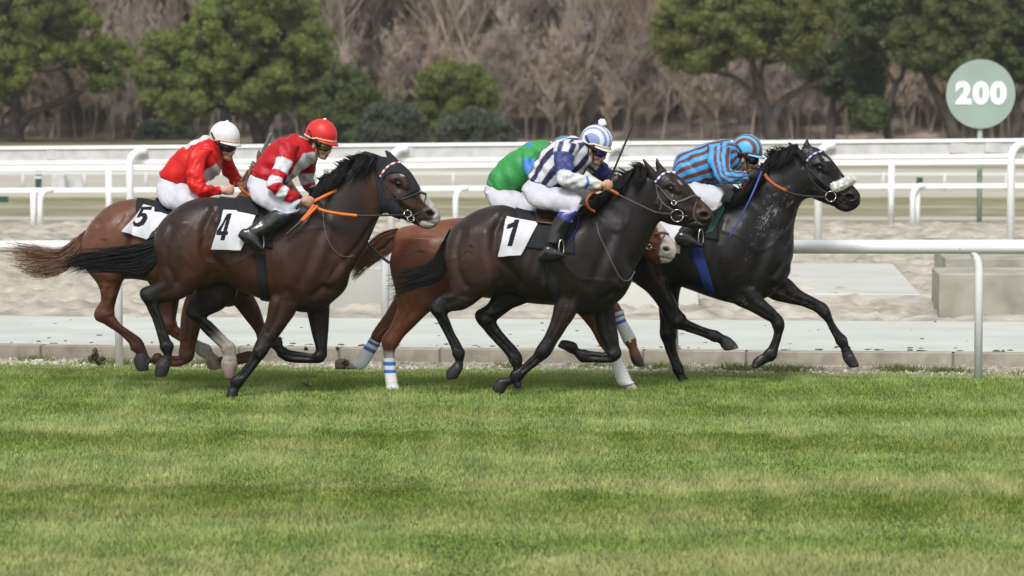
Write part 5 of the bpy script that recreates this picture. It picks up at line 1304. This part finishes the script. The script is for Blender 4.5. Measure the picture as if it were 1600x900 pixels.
# ------------------------------------------------------------------ riders
m_skin = mat_vcol('skin', 0.5, 0.4, noise=0.06, nscale=30)
m_silk = mat_vcol('racing_silk', 0.46, 0.28, noise=0.06, nscale=20, bump=0.06, bscale=60)
m_breech = mat('white_breeches', (0.50, 0.50, 0.545), 0.75, 0.2, noise=0.05, nscale=12, bump=0.15, bscale=30)
m_boot = mat_vcol('riding_boot', 0.22, 0.55, noise=0.1, nscale=30, bump=0.15, bscale=40)
m_cap = mat_vcol('helmet_cover', 0.45, 0.4, noise=0.04, nscale=30)
m_lens = mat('dark_goggle_lens', (0.012, 0.013, 0.016), 0.06, 0.8)
m_lensy = mat('gold_goggle_lens', (0.22, 0.20, 0.09), 0.05, 0.9, metal=0.6)
m_lensb = mat('blue_goggle_lens', (0.05, 0.03, 0.32), 0.08, 0.8, metal=0.4)
m_blackp = mat('black_plastic', (0.012, 0.012, 0.013), 0.45, 0.4)
m_pom = mat('white_wool', (0.8, 0.8, 0.79), 0.95, 0.1)
SKIN = (0.50, 0.285, 0.205)

def lat(st, ys):
    """give each traced station its own lateral offset, spread along the list"""
    n = len(st); return [tuple(q[:5]) + (float(np.interp(i / (n - 1) * (len(ys) - 1), range(len(ys)), ys)),) for i, q in enumerate(st)]
def hand(mb, wpt, fwd, inward, scale=1.0):
    a = fwd.normalized(); n = inward; u = n.cross(a) * (1 if inward.y < 0 else -1)
    u = Vector((-a.z, 0, a.x)).normalized(); s = scale
    M = Matrix((a, u, n)).transposed()
    mb.ellipsoid(wpt + a * .045 * s, (.052 * s, .040 * s, .019 * s), M)
    mb.tube([wpt - a * .05 * s, wpt + a * .03 * s], [.028 * s, .026 * s], 10)
    for i, ln in enumerate((.92, 1.0, .95, .78)):
        h = .031 - .0205 * i
        K = wpt + (a * (.078 - .004 * abs(i - 1)) + u * h) * s
        p1 = K + (a * .024 * ln + n * .010) * s; p2 = p1 + (n * .024 * ln - a * .004) * s; p3 = p2 + (-a * .026 * ln + n * .002) * s
        mb.tube([K - a * .02 * s, K, p1, p2, p3], [.0095 * s, .0098 * s, .0095 * s, .009 * s, .008 * s], 8)
    t0 = wpt + (a * .028 + u * .032 + n * .012) * s; t1 = t0 + (a * .032 + u * .010 + n * .010) * s; t2 = t1 + (a * .028 - u * .006 + n * .006) * s
    mb.tube([t0, t1, t2], [.0135 * s, .0115 * s, .009 * s], 8)
def head_parts(mb, T):
    E = lambda c, r: mb.ellipsoid(T @ Vector(c), r, T.to_3x3())
    Cp = lambda a, b, r0, r1: mb.tube([T @ Vector(a), (T @ Vector(a)).lerp(T @ Vector(b), .5), T @ Vector(b)], [r0, (r0 + r1) / 2, r1], 10)
    E((-.012, 0, -.02), (.096, .074, .105)); E((.030, 0, -.078), (.066, .062, .082)); E((.052, 0, -.140), (.042, .040, .028)); E((.074, 0, -.150), (.022, .024, .020))
    Cp((.088, 0, -.050), (.116, 0, -.092), .012, .0150); E((.104, 0, -.096), (.018, .020, .011))
    Cp((.086, -.034, -.044), (.086, .034, -.044), .013, .013)
    Cp((.094, -.022, -.119), (.094, .022, -.119), .0085, .0085); Cp((.091, -.019, -.131), (.091, .019, -.131), .009, .009)
    for s in (-1, 1):
        E((-.006, s * .076, -.065), (.021, .012, .033)); E((.060, s * .040, -.088), (.030, .022, .026))
    Cp((-.03, 0, -.09), (-.075, 0, -.215), .058, .066)
def eye_sphere(T, s, parent, m):
    mb = MB(); mb.ellipsoid(T @ Vector((.080, s * .030, -.062)), (.012, .013, .010)); return obj('eye', mb.mesh('eye'), m, parent)

def helmet(T, body, pattern, brimcol, bandcol, top, strapm, brim_len=0.034):
    V = []; Fc = []; cols = []; nu, nv = 100, 48; r = (.136, .113, .128); zc = -.048
    for j in range(nv + 1):
        for i in range(nu):
            ph = 2 * math.pi * i / nu; el = math.asin(max(-1, zc / r[2])) + (math.pi / 2 - math.asin(zc / r[2])) * j / nv
            l = Vector((r[0] * math.cos(el) * math.cos(ph), r[1] * math.cos(el) * math.sin(ph), r[2] * math.sin(el)))
            if l.z < -.03 and l.x > 0.02: l.z = max(l.z, -.030)
            V.append(T @ l); cols.append(pattern(l))
    for j in range(nv):
        for i in range(nu): Fc.append((j * nu + i, j * nu + (i + 1) % nu, (j + 1) * nu + (i + 1) % nu, (j + 1) * nu + i))
    me = newmesh('helmet', V, Fc); set_col(me, np.array(cols)); h = obj('helmet', me, m_cap, body)
    md = h.modifiers.new('thickness', 'SOLIDIFY'); md.thickness = 0.014; md.offset = -1
    # peak
    mb = MB(); V = []; n = 22
    for zz in (0.0, -0.008):
        for i in range(n + 1):
            ph = R(-72 + 144 * i / n); e = math.cos(ph * 1.2) ** 0.7 if math.cos(ph * 1.2) > 0 else 0
            V.append(T @ Vector((.128 * math.cos(ph), .108 * math.sin(ph), -.026 + zz)))
            V.append(T @ Vector(((.136 + brim_len * e) * math.cos(ph), (.113 + .018 * e) * math.sin(ph), -.036 - .010 * e + zz)))
    Fc = []; m2 = 2 * (n + 1)
    for i in range(n):
        a = 2 * i; Fc += [(a, a + 1, a + 3, a + 2), (m2 + a + 2, m2 + a + 3, m2 + a + 1, m2 + a), (a + 1, m2 + a + 1, m2 + a + 3, a + 3)]
    me = newmesh('peak', V, Fc); set_col(me, np.tile(brimcol, (len(V), 1))); obj('peak', me, m_cap, h)
    # band round the rim
    pts = [T @ Vector((.136 * math.cos(t), .113 * math.sin(t), -.022 + (-.012 if math.cos(t) < 0 else 0))) for t in np.linspace(0, 2 * math.pi, 33)]
    mb = MB(); mb.tube(pts, 0.0075, 6); me = mb.mesh('rim_band'); set_col(me, np.tile(bandcol, (len(me.vertices), 1))); obj('rim_band', me, m_cap, h)
    if top == 'pompom':
        mb = MB(); mb.ellipsoid(T @ Vector((0.0, 0, .150)), (.034, .034, .034)); me = remesh(mb, .0035, 2); co = get_co(me); no = get_no(me)
        set_co(me, co + no * (.003 * wav(co, 240, 1))[:, None]); obj('pompom', me, m_pom, h)
    elif top:
        mb = MB(); mb.ellipsoid(T @ Vector((0, 0, .130)), (.014, .014, .009)); obj('button', mb.mesh('button'), m_pom, h)
    # straps on both sides of the face
    for s in (-1, 1):
        mb = MB(); mb.tube([T @ Vector(q) for q in ((.03, s * .108, -.03), (.030, s * .082, -.085), (.045, s * .058, -.145), (.06, s * .02, -.172))], .006, 6)
        obj('chin_strap', mb.mesh('chin_strap'), strapm, h)
    return h
def goggles(T, body, lens, frame=m_blackp, strap_up=True, clear=False):
    root = None
    def shell(off, z0, z1, a0, name, m, inset=0.0):
        V = []; n, k = 26, 5
        for j in range(k + 1):
            z = z0 + (z1 - z0) * j / k
            for i in range(n + 1):
                ph = R(-a0 + 2 * a0 * i / n); bul = 1 - 0.06 * ((j / k - .5) * 2) ** 2
                V.append(T @ Vector(((.096 + off) * math.cos(ph) * bul + .006, (.077 + off) * math.sin(ph) * bul, z + (.010 * (1 - min(1, abs(ph) / .35)) if j == 0 else 0))))
        Fc = [(j * (n + 1) + i, j * (n + 1) + i + 1, (j + 1) * (n + 1) + i + 1, (j + 1) * (n + 1) + i) for j in range(k) for i in range(n)]
        o = obj(name, newmesh(name, V, Fc), m, body); md = o.modifiers.new('thickness', 'SOLIDIFY'); md.thickness = .008; md.offset = 0; return o
    fr = shell(.007, -.088, -.020, 66, 'goggles', frame)
    ln = shell(.013, -.081, -.028, 58, 'lens', lens); ln.parent = fr
    for s in (-1, 1):
        pts = [(.05, s * .082, -.060), (.0, s * .098, -.03), (-.05, s * .112, .0) if not strap_up else (-.03, s * .118, .01), (-.10, s * .085, .03) if not strap_up else (-.07, s * .108, .045)]
        mb = MB(); mb.tube([T @ Vector(q) for q in pts], [.010, .009, .008, .008], 6); o = obj('goggle_strap', mb.mesh('goggle_strap'), frame, fr)
    return fr

def rider(key, label, d, torso, armN, armF, hN, hF, thigh, shin, foot, headc, yaw, pitch, paint, pattern, brimcol, bandcol, top, lens, thighF=None, gloves=False, bootcuff=(0.02, 0.03, 0.06), bootc=(.010, .010, .011), hair=(0.03, 0.02, 0.015), strap_up=True, skin=SKIN, roll=0.0):
    limbs = {}
    torso = [tuple(q) + ((0.0,) if len(q) == 5 else ()) for q in torso]
    aN = lat(armN, (-.165, -.25, -.345, -.355, -.27)); aF = lat(armF, (.165, .22, .25, .20))
    tN = lat(thigh, (-.09, -.20, -.255, -.285)); sN = lat(shin, (-.295, -.32, -.345)); fN = lat(foot, (-.355, -.36, -.37))
    tF = lat(thighF or thigh, (.09, .20, .255, .285)); sF = lat(shin, (.295, .32, .345)); fF = lat(foot, (.355, .36, .37))
    T = Matrix.Translation(P(headc[0], headc[1], d)) @ Matrix.Rotation(-R(yaw), 4, 'Z') @ Matrix.Rotation(R(pitch), 4, 'Y') @ Matrix.Rotation(R(roll), 4, 'X')
    # body
    mb = MB(); loft(mb, torso, d, sub=3, shrink=.70)
    for st in (aN, aF): loft(mb, [tuple(np.array(st[0]) * .45 + np.array(st[1]) * .55)] + [tuple(q) for q in st[1:]], d, sub=3, seg=12, shrink=.60)
    for st in (tN, tF, sN, sF): loft(mb, st, d, sub=3, seg=12, shrink=.66)
    for st in (fN, fF): loft(mb, st, d, sub=3, seg=10, shrink=.75)
    T0 = T; T = T @ Matrix.Translation((.004, 0, -.026)); head_parts(mb, T); nk = T @ Vector((-.07, 0, -.20)); q = torso[-2]; tc = (P(q[0], q[1], d) + P(q[2], q[3], d)) / 2
    mb.tube([nk, nk.lerp(tc, .5), tc], [.060, .064, .075], 12)
    for st, hp, sg in ((aN, hN, 1), (aF, hF, -1)):
        q = st[-1]; wp = (P(q[0], q[1], d + q[5]) + P(q[2], q[3], d + q[5])) / 2; q0 = st[-2]; w0 = (P(q0[0], q0[1], d + q0[5]) + P(q0[2], q0[3], d + q0[5])) / 2
        tip = P(hp[0], hp[1], d + q[5] + sg * .03); hand(mb, wp, tip - wp, Vector((0, sg, 0)), 1.0)
    me = remesh(mb, .0082, 1); co = get_co(me); uv = proj(co)
    lc = np.array([tuple((T.inverted() @ Vector(v))) for v in co])
    cols = np.tile(np.array(skin), (len(co), 1))
    hd = (np.abs(lc[:, 1]) < .1) & (lc[:, 2] > -.19) & (lc[:, 2] < .1) & (np.abs(lc[:, 0]) < .14)
    cols[hd & (lc[:, 0] > .085) & (np.abs(lc[:, 1]) < .026) & (lc[:, 2] > -.138) & (lc[:, 2] < -.112)] = np.array(skin) * [.85, .55, .55]
    cols[hd & (np.abs(lc[:, 2] + .125) < .0035) & (lc[:, 0] > .085) & (np.abs(lc[:, 1]) < .022)] = (.06, .02, .02)
    cols[hd & (lc[:, 2] < -.105) & (lc[:, 0] < .085) & (lc[:, 0] > -.01)] *= [.82, .84, .88]
    cols[hd & (lc[:, 0] < -.012) & (lc[:, 2] > -.12)] = hair
    if gloves:
        for hp in (hN, hF): cols[(np.linalg.norm(uv - hp, axis=1) < 26) & ~hd] = (.012, .012, .014)
    cols = smooth_attr(me, cols, 1); cols *= (1 + .05 * wav(co, 60, 4))[:, None]; set_col(me, np.clip(cols, 0, 1))
    body = obj('person', me, m_skin); tag(body, label, 'person', 'jockeys')
    for s in (-1, 1): eye_sphere(T, s, body, m_eye)
    # silk jacket
    mb = MB(); S, Rd, Lb, Ix, Hs = [], [], [], [], []
    for nm, st, sub in (('torso', torso, 12), ('armN', aN, 12), ('armF', aF, 12)):
        C, rr, I = loft(mb, st, d, sub=sub, seg=32); _, Hv, W, _ = rings(st, d, 0, sub)
        S += [tuple(c) for c in C]; Rd += rr; Lb += [nm] * len(C); Ix += list(I); Hs += [tuple(h.normalized()) for h in Hv]
    me = remesh(mb, .0070, 3); co = get_co(me); no = get_no(me)
    idx = nearest_sample(co, S, Rd); lb = np.array(Lb)[idx]; ix = np.array(Ix)[idx]; Cn = np.array(S)[idx]; hv = np.array(Hs)[idx]
    v = co - Cn; th = np.arctan2(-v[:, 1], (v * hv).sum(1))
    # creases run across the limbs and slantwise over the back, not as dimples
    isarm = np.isin(lb, ['armN', 'armF']); rgf = np.random.default_rng(len(label)); fold = np.zeros(len(co)); slow = wav(co, 7, len(label))
    for q in range(7):
        k1, k2 = rgf.uniform(2.0, 8), rgf.uniform(-4.2, 4.2); ph = rgf.uniform(0, 6.28)
        w_ = np.sin(k1 * ix + k2 * th + ph + 2.4 * slow); fold += np.sign(w_) * np.abs(w_) ** 1.5 * rgf.uniform(.0017, .0038) * np.where(isarm, 1.0, 1.1)
    fold += .0040 * np.sin(ix * 11 + 2 * th + slow) * isarm * np.exp(-((ix - 3.2) / .9) ** 2) + .0045 * np.sin(ix * 6.5 + th * 2.2 + slow) * (lb == 'torso') * np.exp(-((ix - .8) / 1.2) ** 2) + .003 * wav(co, 16, 7)
    fold = np.where((lb == 'torso') & (ix < .25), fold * .3 - .004, fold)
    set_co(me, co + no * fold[:, None]); uv = proj(co)
    cols = smooth_attr(me, paint(uv, lb, ix, th, co), 1); set_col(me, cols); obj('silk_jacket', me, m_silk, body)
    # breeches
    mb = MB(); pel = [torso[0][:4] + (.15, 0.0), tuple((np.array(torso[0][:4]) + np.array(thigh[0][:4])) / 2) + (.16, 0.0), thigh[0][:4] + (.155, 0.0), tuple(np.array(thigh[0][:4]) * .5 + np.array(thigh[1][:4]) * .5) + (.11, 0.0)]
    loft(mb, pel, d, sub=3, seg=22)
    for st in (tN, tF): loft(mb, st, d, sub=4, seg=18)
    for st in (sN, sF): loft(mb, [tuple(st[0]), tuple(np.array(st[0]) * .5 + np.array(st[1]) * .5), tuple(st[1]), tuple(np.array(st[1]) * .7 + np.array(st[2]) * .3)], d, sub=3, seg=16, shrink=.93)
    me = remesh(mb, .011, 3); co = get_co(me); no = get_no(me)
    set_co(me, co + no * (.0034 * wav(co * [1.5, .8, .7], 42, 8) + .0022 * np.sign(wav(co * [1.3, 1, .6], 75, 9)) * np.abs(wav(co * [1.3, 1, .6], 75, 9)) ** 1.3)[:, None]); obj('breeches', me, m_breech, body)
    # boots
    for st, ft in ((sN, fN), (sF, fF)):
        mb = MB(); s2 = [tuple(np.array(st[0]) * .62 + np.array(st[1]) * .38)] + [tuple(q) for q in st[1:]]
        loft(mb, s2, d, sub=4, seg=18, shrink=1.03); loft(mb, ft, d, sub=4, seg=16)
        me = remesh(mb, .008, 3); co = get_co(me); no = get_no(me); set_co(me, co + no * (.0025 * wav(co, 60, 3))[:, None]); uv = proj(co)
        top_ = np.array(s2[0][:4]).reshape(2, 2).mean(0); bot = np.array(st[-1][:4]).reshape(2, 2).mean(0); ax = (bot - top_) / np.linalg.norm(bot - top_)
        t = (uv - top_) @ ax; cols = np.tile(np.array(bootc), (len(co), 1)); cols[t < 17] = bootcuff
        set_col(me, cols); obj('boot', me, m_boot, body)
    helmet(T0, body, pattern, brimcol, bandcol, top, m_blackp)
    goggles(T, body, lens, strap_up=strap_up)
    return body, T0

RED = srgb(190, 22, 26); WHT = (.56, .56, .595); NAVY = srgb(46, 52, 100); 
def paint4(uv, lb, ix, th, co):
    c = np.tile(np.array(srgb(168, 14, 26)), (len(co), 1))
    arm = np.isin(lb, ['armN', 'armF']); t = ix
    bands = [(1.05, 1.95), (2.5, 3.1), (3.75, 4.45)]
    for a, b in bands: c[arm & (t > a) & (t < b)] = WHT
    c[arm & (t > 5.45) & (t < 5.7)] = srgb(30, 32, 70); c[arm & (t > 5.82)] = WHT
    front = (lb == 'torso') & in_poly(uv, [(474, 240), (498, 236), (492, 256), (482, 268), (456, 290), (440, 290), (456, 268)])
    c[front] = WHT
    c[(lb == 'torso') & in_poly(uv, [(462, 205), (480, 210), (482, 220), (468, 216)])] = WHT
    c[(lb == 'torso') & (ix > 5.2)] = WHT
    return c
rider('4', 'rider in red and white hooped sleeves and a red helmet with gold goggles', 29.2,
    [(391, 272, 432, 288, .15), (400, 254, 450, 284, .165), (415, 234, 464, 274, .18), (435, 218, 480, 262, .19), (456, 211, 491, 251, .165), (472, 214, 494, 245, .10), (480, 220, 496, 240, .07)],
    [(434, 218, 468, 228, .065), (430, 243, 458, 254, .060), (424, 265, 449, 274, .055), (419, 290, 441, 284, .053), (431, 307, 447, 290, .049), (451, 316, 460, 298, .043), (468, 321, 474, 306, .035)],
    [(468, 240, 496, 246, .06), (465, 266, 492, 268, .052), (468, 288, 492, 286, .048), (484, 302, 497, 296, .036)], (489, 317), (502, 309),
    [(386, 290, 432, 282, .10), (395, 314, 440, 290, .092), (422, 331, 457, 299, .080), (447, 340, 472, 312, .066)],
    [(444, 342, 473, 322, .062), (429, 327, 452, 344, .058), (405, 344, 427, 362, .052), (386, 356, 406, 371, .045)],
    [(371, 368, 380, 378, .030), (380, 357, 388, 384, .042), (396, 362, 396, 391, .044), (408, 379, 406, 393, .038), (413, 389, 411, 394, .024)],
    (502, 210), 28, 16, paint4, lambda l: srgb(200, 40, 40), srgb(190, 40, 38), srgb(225, 175, 140), 'button', m_lensy, bootcuff=(.016, .022, .040))
def paint5(uv, lb, ix, th, co):
    c = np.tile(np.array(srgb(190, 24, 20)), (len(co), 1))
    c[(lb == 'torso') & in_poly(uv, [(314, 280), (318, 270), (338, 256), (345, 268), (326, 288)])] = WHT
    c[(lb == 'torso') & in_poly(uv, [(284, 225), (318, 206), (332, 212), (318, 220), (290, 232)])] = WHT
    arm = np.isin(lb, ['armN', 'armF']); c[arm & (ix > 4.75) & (ix < 4.88)] = srgb(200, 160, 100)
    return c
rider('5', 'rider in a plain red jacket and white helmet with dark goggles', 29.95,
    [(249, 275, 290, 290, .15), (257, 256, 306, 289, .17), (275, 237, 327, 282, .185), (298, 221, 343, 269, .195), (319, 213, 347, 255, .165), (331, 216, 347, 246, .10), (336, 221, 348, 241, .07)],
    [(297, 228, 332, 235, .066), (293, 252, 322, 252, .062), (291, 276, 320, 275, .056), (297, 299, 321, 287, .054), (320, 309, 329, 291, .048), (346, 304, 348, 293, .036)],
    [(338, 250, 362, 245, .06), (347, 268, 368, 260, .052), (358, 284, 374, 272, .046), (368, 293, 380, 283, .036)], (372, 296), (386, 290),
    [(244, 288, 290, 286, .10), (250, 316, 300, 294, .092), (278, 332, 318, 302, .080), (306, 340, 332, 314, .066)],
    [(305, 342, 332, 324, .062), (290, 330, 313, 346, .058), (266, 346, 288, 364, .052), (247, 358, 267, 373, .045)],
    [(232, 370, 241, 380, .030), (241, 359, 249, 386, .042), (257, 364, 257, 393, .044), (269, 381, 267, 395, .038), (274, 391, 272, 396, .024)],
    (351, 213), 32, 12, paint5, lambda l: (.62, .62, .62), (.60, .60, .60), srgb(200, 170, 130), 'button', m_lens)
def paint1(uv, lb, ix, th, co):
    c = np.tile(np.array(WHT), (len(co), 1)); arm = np.isin(lb, ['armN', 'armF']); tor = lb == 'torso'
    s = np.mod(np.abs(th) * 4.4 / math.pi + .15 + .03 * wav(co, 12, 3), 1.0); c[tor & (s < .47) & (ix < 5.3)] = srgb(38, 40, 72)
    c[arm & (ix > .9) & (ix < 2.55)] = srgb(52, 60, 112); c[arm & (ix <= .9) & (np.abs(np.mod(np.abs(th), 1.6) - .8) < .28)] = srgb(38, 40, 72)
    c[(lb == 'armN') & (ix > 4.75) & (ix < 5.0)] = srgb(50, 100, 170); c[(lb == 'armN') & (ix > 5.35)] = srgb(215, 205, 180)
    return c
hoops1 = lambda l: (.66, .68, .76) if int(abs(l.y) / .0205 + 0.2) % 2 == 0 else srgb(130, 142, 190)
rider('1', 'rider in navy and white striped jacket and pale blue helmet with a white pompom', 29.35,
    [(825, 280, 872, 297, .15), (832, 260, 887, 292, .17), (845, 238, 902, 282, .185), (865, 221, 917, 266, .195), (888, 212, 923, 251, .165), (903, 215, 923, 244, .10), (908, 221, 925, 240, .07)],
    [(869, 218, 904, 226, .066), (864, 240, 898, 247, .062), (868, 263, 896, 262, .056), (871, 284, 894, 268, .054), (890, 294, 900, 271, .050), (916, 295, 919, 277, .043), (938, 295, 940, 282, .035)],
    [(910, 258, 932, 244, .06), (920, 270, 946, 254, .053), (938, 281, 956, 264, .046), (956, 287, 968, 275, .036)], (954, 291), (974, 287),
    [(814, 296, 868, 292, .10), (832, 323, 876, 294, .094), (868, 330, 896, 299, .082), (893, 336, 911, 309, .068)],
    [(886, 336, 912, 318, .062), (874, 330, 897, 342, .058), (862, 352, 886, 360, .054), (852, 378, 876, 384, .048)],
    [(843, 394, 841, 408, .030), (853, 382, 852, 409, .042), (866, 385, 868, 407, .044), (877, 393, 878, 404, .038), (884, 397, 884, 402, .022)],
    (932, 219), 22, 20, paint1, hoops1, srgb(220, 210, 190), srgb(215, 205, 185), 'pompom', m_lensb, thighF=[(820, 300, 868, 292, .10), (860, 318, 890, 292, .09), (900, 324, 920, 298, .08), (926, 328, 942, 306, .068)], bootcuff=srgb(50, 58, 130), bootc=(.010, .010, .011))
def paint3(uv, lb, ix, th, co):
    c = np.tile(np.array(srgb(52, 138, 70)), (len(co), 1)); arm = np.isin(lb, ['armN', 'armF'])
    c[arm & (ix > .95) & (ix < 1.9)] = srgb(55, 115, 190); c[arm & (ix > 3.6) & (ix < 4.2)] = srgb(60, 110, 190); c[arm & (ix > 4.2)] = srgb(150, 190, 140)
    c[(lb == 'torso') & in_poly(uv, [(818, 222), (826, 220), (846, 240), (838, 244)])] = srgb(60, 115, 200)
    return c
rider('3', 'rider in a green jacket, bent low behind the striped rider', 29.95,
    [(759, 288, 800, 302, .15), (768, 267, 816, 299, .17), (786, 248, 836, 292, .185), (812, 229, 857, 277, .195), (838, 219, 872, 262, .165), (856, 222, 876, 252, .10), (862, 228, 880, 248, .07)],
    [(818, 232, 850, 236, .064), (815, 250, 842, 256, .060), (822, 272, 846, 272, .054), (836, 292, 856, 280, .052), (872, 298, 876, 282, .046), (912, 304, 914, 292, .035)],
    [(850, 245, 872, 245, .06), (862, 270, 884, 262, .052), (885, 288, 900, 275, .046), (908, 296, 918, 286, .036)], (930, 300), (930, 292),
    [(756, 300, 802, 296, .10), (770, 326, 816, 302, .092), (796, 338, 836, 310, .080), (820, 344, 846, 320, .066)],
    [(818, 346, 846, 328, .062), (806, 336, 828, 350, .058), (786, 352, 808, 368, .052), (772, 372, 792, 382, .045)],
    [(758, 380, 766, 392, .030), (768, 370, 774, 398, .042), (784, 374, 784, 402, .044), (796, 390, 794, 404, .038), (801, 398, 799, 404, .024)],
    (884, 236), 15, 24, paint3, lambda l: srgb(70, 130, 160), srgb(70, 130, 160), srgb(90, 140, 170), 'button', m_lens)
def paint2(uv, lb, ix, th, co):
    B_ = srgb(66, 156, 214); K_ = srgb(100, 50, 40); c = np.tile(np.array(B_), (len(co), 1)); arm = np.isin(lb, ['armN', 'armF']); tor = lb == 'torso'
    s = np.mod(np.abs(th) * 7.0 / math.pi + .3 + .03 * wav(co, 12, 3), 1.0); c[tor & (s < .5)] = K_
    s = np.mod(th * 7.0 / (2 * math.pi) + .25, 1.0); c[arm & (s < .45)] = K_
    c[tor & (ix > 4.6)] = B_; c[(lb == 'armN') & (ix > 4.75)] = (.05, .05, .06)
    return c
def hoops2(l):
    return srgb(110, 58, 48) if int(abs(l.y) / .0225 + 0.75) % 2 == 0 else srgb(82, 168, 212)
b2, T2h = rider('2', 'rider crouched low in blue and brown stripes with matching striped helmet', 30.4,
    [(1049, 264, 1064, 287, .15), (1060, 243, 1086, 294, .17), (1084, 230, 1111, 292, .185), (1110, 222, 1137, 282, .195), (1133, 217, 1152, 269, .165), (1147, 224, 1158, 260, .10)],
    [(1106, 226, 1144, 230, .066), (1105, 248, 1142, 250, .062), (1114, 270, 1141, 262, .056), (1125, 287, 1143, 266, .053), (1149, 288, 1152, 267, .047), (1169, 283, 1168, 269, .036)],
    [(1148, 240, 1166, 250, .06), (1160, 258, 1178, 252, .052), (1170, 270, 1186, 260, .046), (1182, 272, 1192, 262, .036)], (1192, 269), (1204, 264),
    [(1047, 298, 1088, 284, .10), (1068, 324, 1108, 288, .092), (1098, 330, 1126, 292, .082), (1116, 332, 1131, 304, .068)],
    [(1108, 334, 1131, 316, .062), (1094, 324, 1116, 338, .058), (1076, 342, 1100, 354, .052), (1060, 360, 1082, 368, .045)],
    [(1053, 372, 1058, 382, .030), (1062, 361, 1066, 385, .042), (1078, 366, 1080, 387, .044), (1092, 377, 1092, 387, .036), (1100, 382, 1099, 387, .022)],
    (1167, 233), 16, 11, paint2, hoops2, srgb(110, 190, 220), srgb(96, 60, 56), None, m_lens, gloves=True, thighF=[(1060, 298, 1098, 286, .10), (1095, 312, 1122, 286, .09), (1128, 316, 1148, 290, .08), (1148, 320, 1164, 300, .068)])

# ---- whips
def whip(pts, rad, m, label):
    o = tube_obj('whip', air(pts, 5), [rad[0] + (rad[1] - rad[0]) * t for t in np.linspace(0, 1, (len(pts) - 1) * 5 + 1)], m, None, 8); return tag(o, label, 'whip', 'riding whips')
m_whipb = mat('blue_whip', (0.05, 0.07, 0.30), 0.5, 0.4); m_whipk = mat('black_whip', (0.025, 0.025, 0.03), 0.5, 0.4); m_whipg = mat('grey_whip_flap', (0.12, 0.12, 0.13), 0.6, 0.3)
whip([(952, 284, 29.42), (965, 252, 29.42), (978, 221, 29.42), (991, 188, 29.42)], (.009, .008), m_whipk, 'thin black whip pointing up in front of the pompom helmet')
whip([(1190, 268, 30.18), (1176, 302, 30.0), (1158, 338, 30.0), (1139, 372, 30.02)], (.009, .006), m_whipb, 'blue whip pointing down across the shoulder of the leading black horse')
whip([(500, 310, 29.42), (550, 358, 29.42), (590, 396, 29.42), (609, 411, 29.42)], (.009, .013), m_whipk, 'dark whip tip sticking out past the chest of the dark bay horse')
whip([(386, 290, 30.05), (400, 258, 30.05), (412, 235, 30.05), (424, 208, 30.05)], (.010, .020), m_whipg, 'broad grey whip end rising behind the back of the hooped rider')

# ---- clods of turf kicked up
m_clod = mat('turf_clod', (0.075, 0.072, 0.035), 0.95, 0.1, noise=0.4, nscale=40)
for px, py, Y, s, lab in ((541, 566, 29.7, .045, 'flying tuft of grassy turf left of the raised bandaged hind leg'), (478, 598, 29.0, .055, 'clod of turf in the air between the two leading pairs of legs'), (527, 545, 30.2, .022, 'small crumb of turf in the air just above the grassy tuft'), (478, 545, 30.2, .026, 'small dark clod in the air behind the folded foreleg of the dark bay'), (150, 558, 31.9, .09, 'dark torn tuft of turf lying near the left rail post')):
    rg = np.random.default_rng(int(px)); mb = MB(); c = P(px, py, Y)
    for q in range(7):
        off = Vector(rg.normal(0, s * .32, 3))
        mb.add(iv * s * rg.uniform(.18, .42, 3) * rg.uniform(.6, 1.4, (len(iv), 1)) + np.array(c + off), ifc)
    for i in range(60):
        dd = Vector(rg.normal(0, 1, 3)).normalized(); p = c + Vector(rg.normal(0, s * .3, 3)); mb.tube([p, p + dd * s * rg.uniform(.2, .75)], [.0026, .0008], 3, cap=False)
    tag(obj('turf_clod', mb.mesh('turf_clod'), m_clod, smooth=False), lab, 'turf clod', 'clods of turf')

# ------------------------------------------------------------------ air
HAZE = 0.0002
if HAZE:
    m = bpy.data.materials.new('haze'); m.use_nodes = True; n = m.node_tree; n.nodes.remove(n.nodes['Principled BSDF'])
    pv = n.nodes.new('ShaderNodeVolumePrincipled'); pv.inputs['Color'].default_value = (0.93, 0.95, 1.0, 1); pv.inputs['Density'].default_value = HAZE
    n.links.new(pv.outputs[0], n.nodes['Material Output'].inputs['Volume'])
    mb = MB(); mb.box((0, 190, 38), (240, 440, 78)); o = obj('haze', mb.mesh('haze'), m, smooth=False); tag(o, kind='stuff')

# ------------------------------------------------------------------ give every thing its origin at its own base
bpy.context.view_layer.update()
for o in list(SC.objects):
    if o.parent or o.type != 'MESH' or o.get('kind') or 'category' not in o or o.location.length > 1e-6: continue
    co = get_co(o.data); base = Vector(((co[:, 0].min() + co[:, 0].max()) / 2, (co[:, 1].min() + co[:, 1].max()) / 2, co[:, 2].min()))
    todo = [o] + list(o.children_recursive)
    for c in todo:
        if c.type == 'MESH': c.data.transform(Matrix.Translation(-base))
    o.location = base
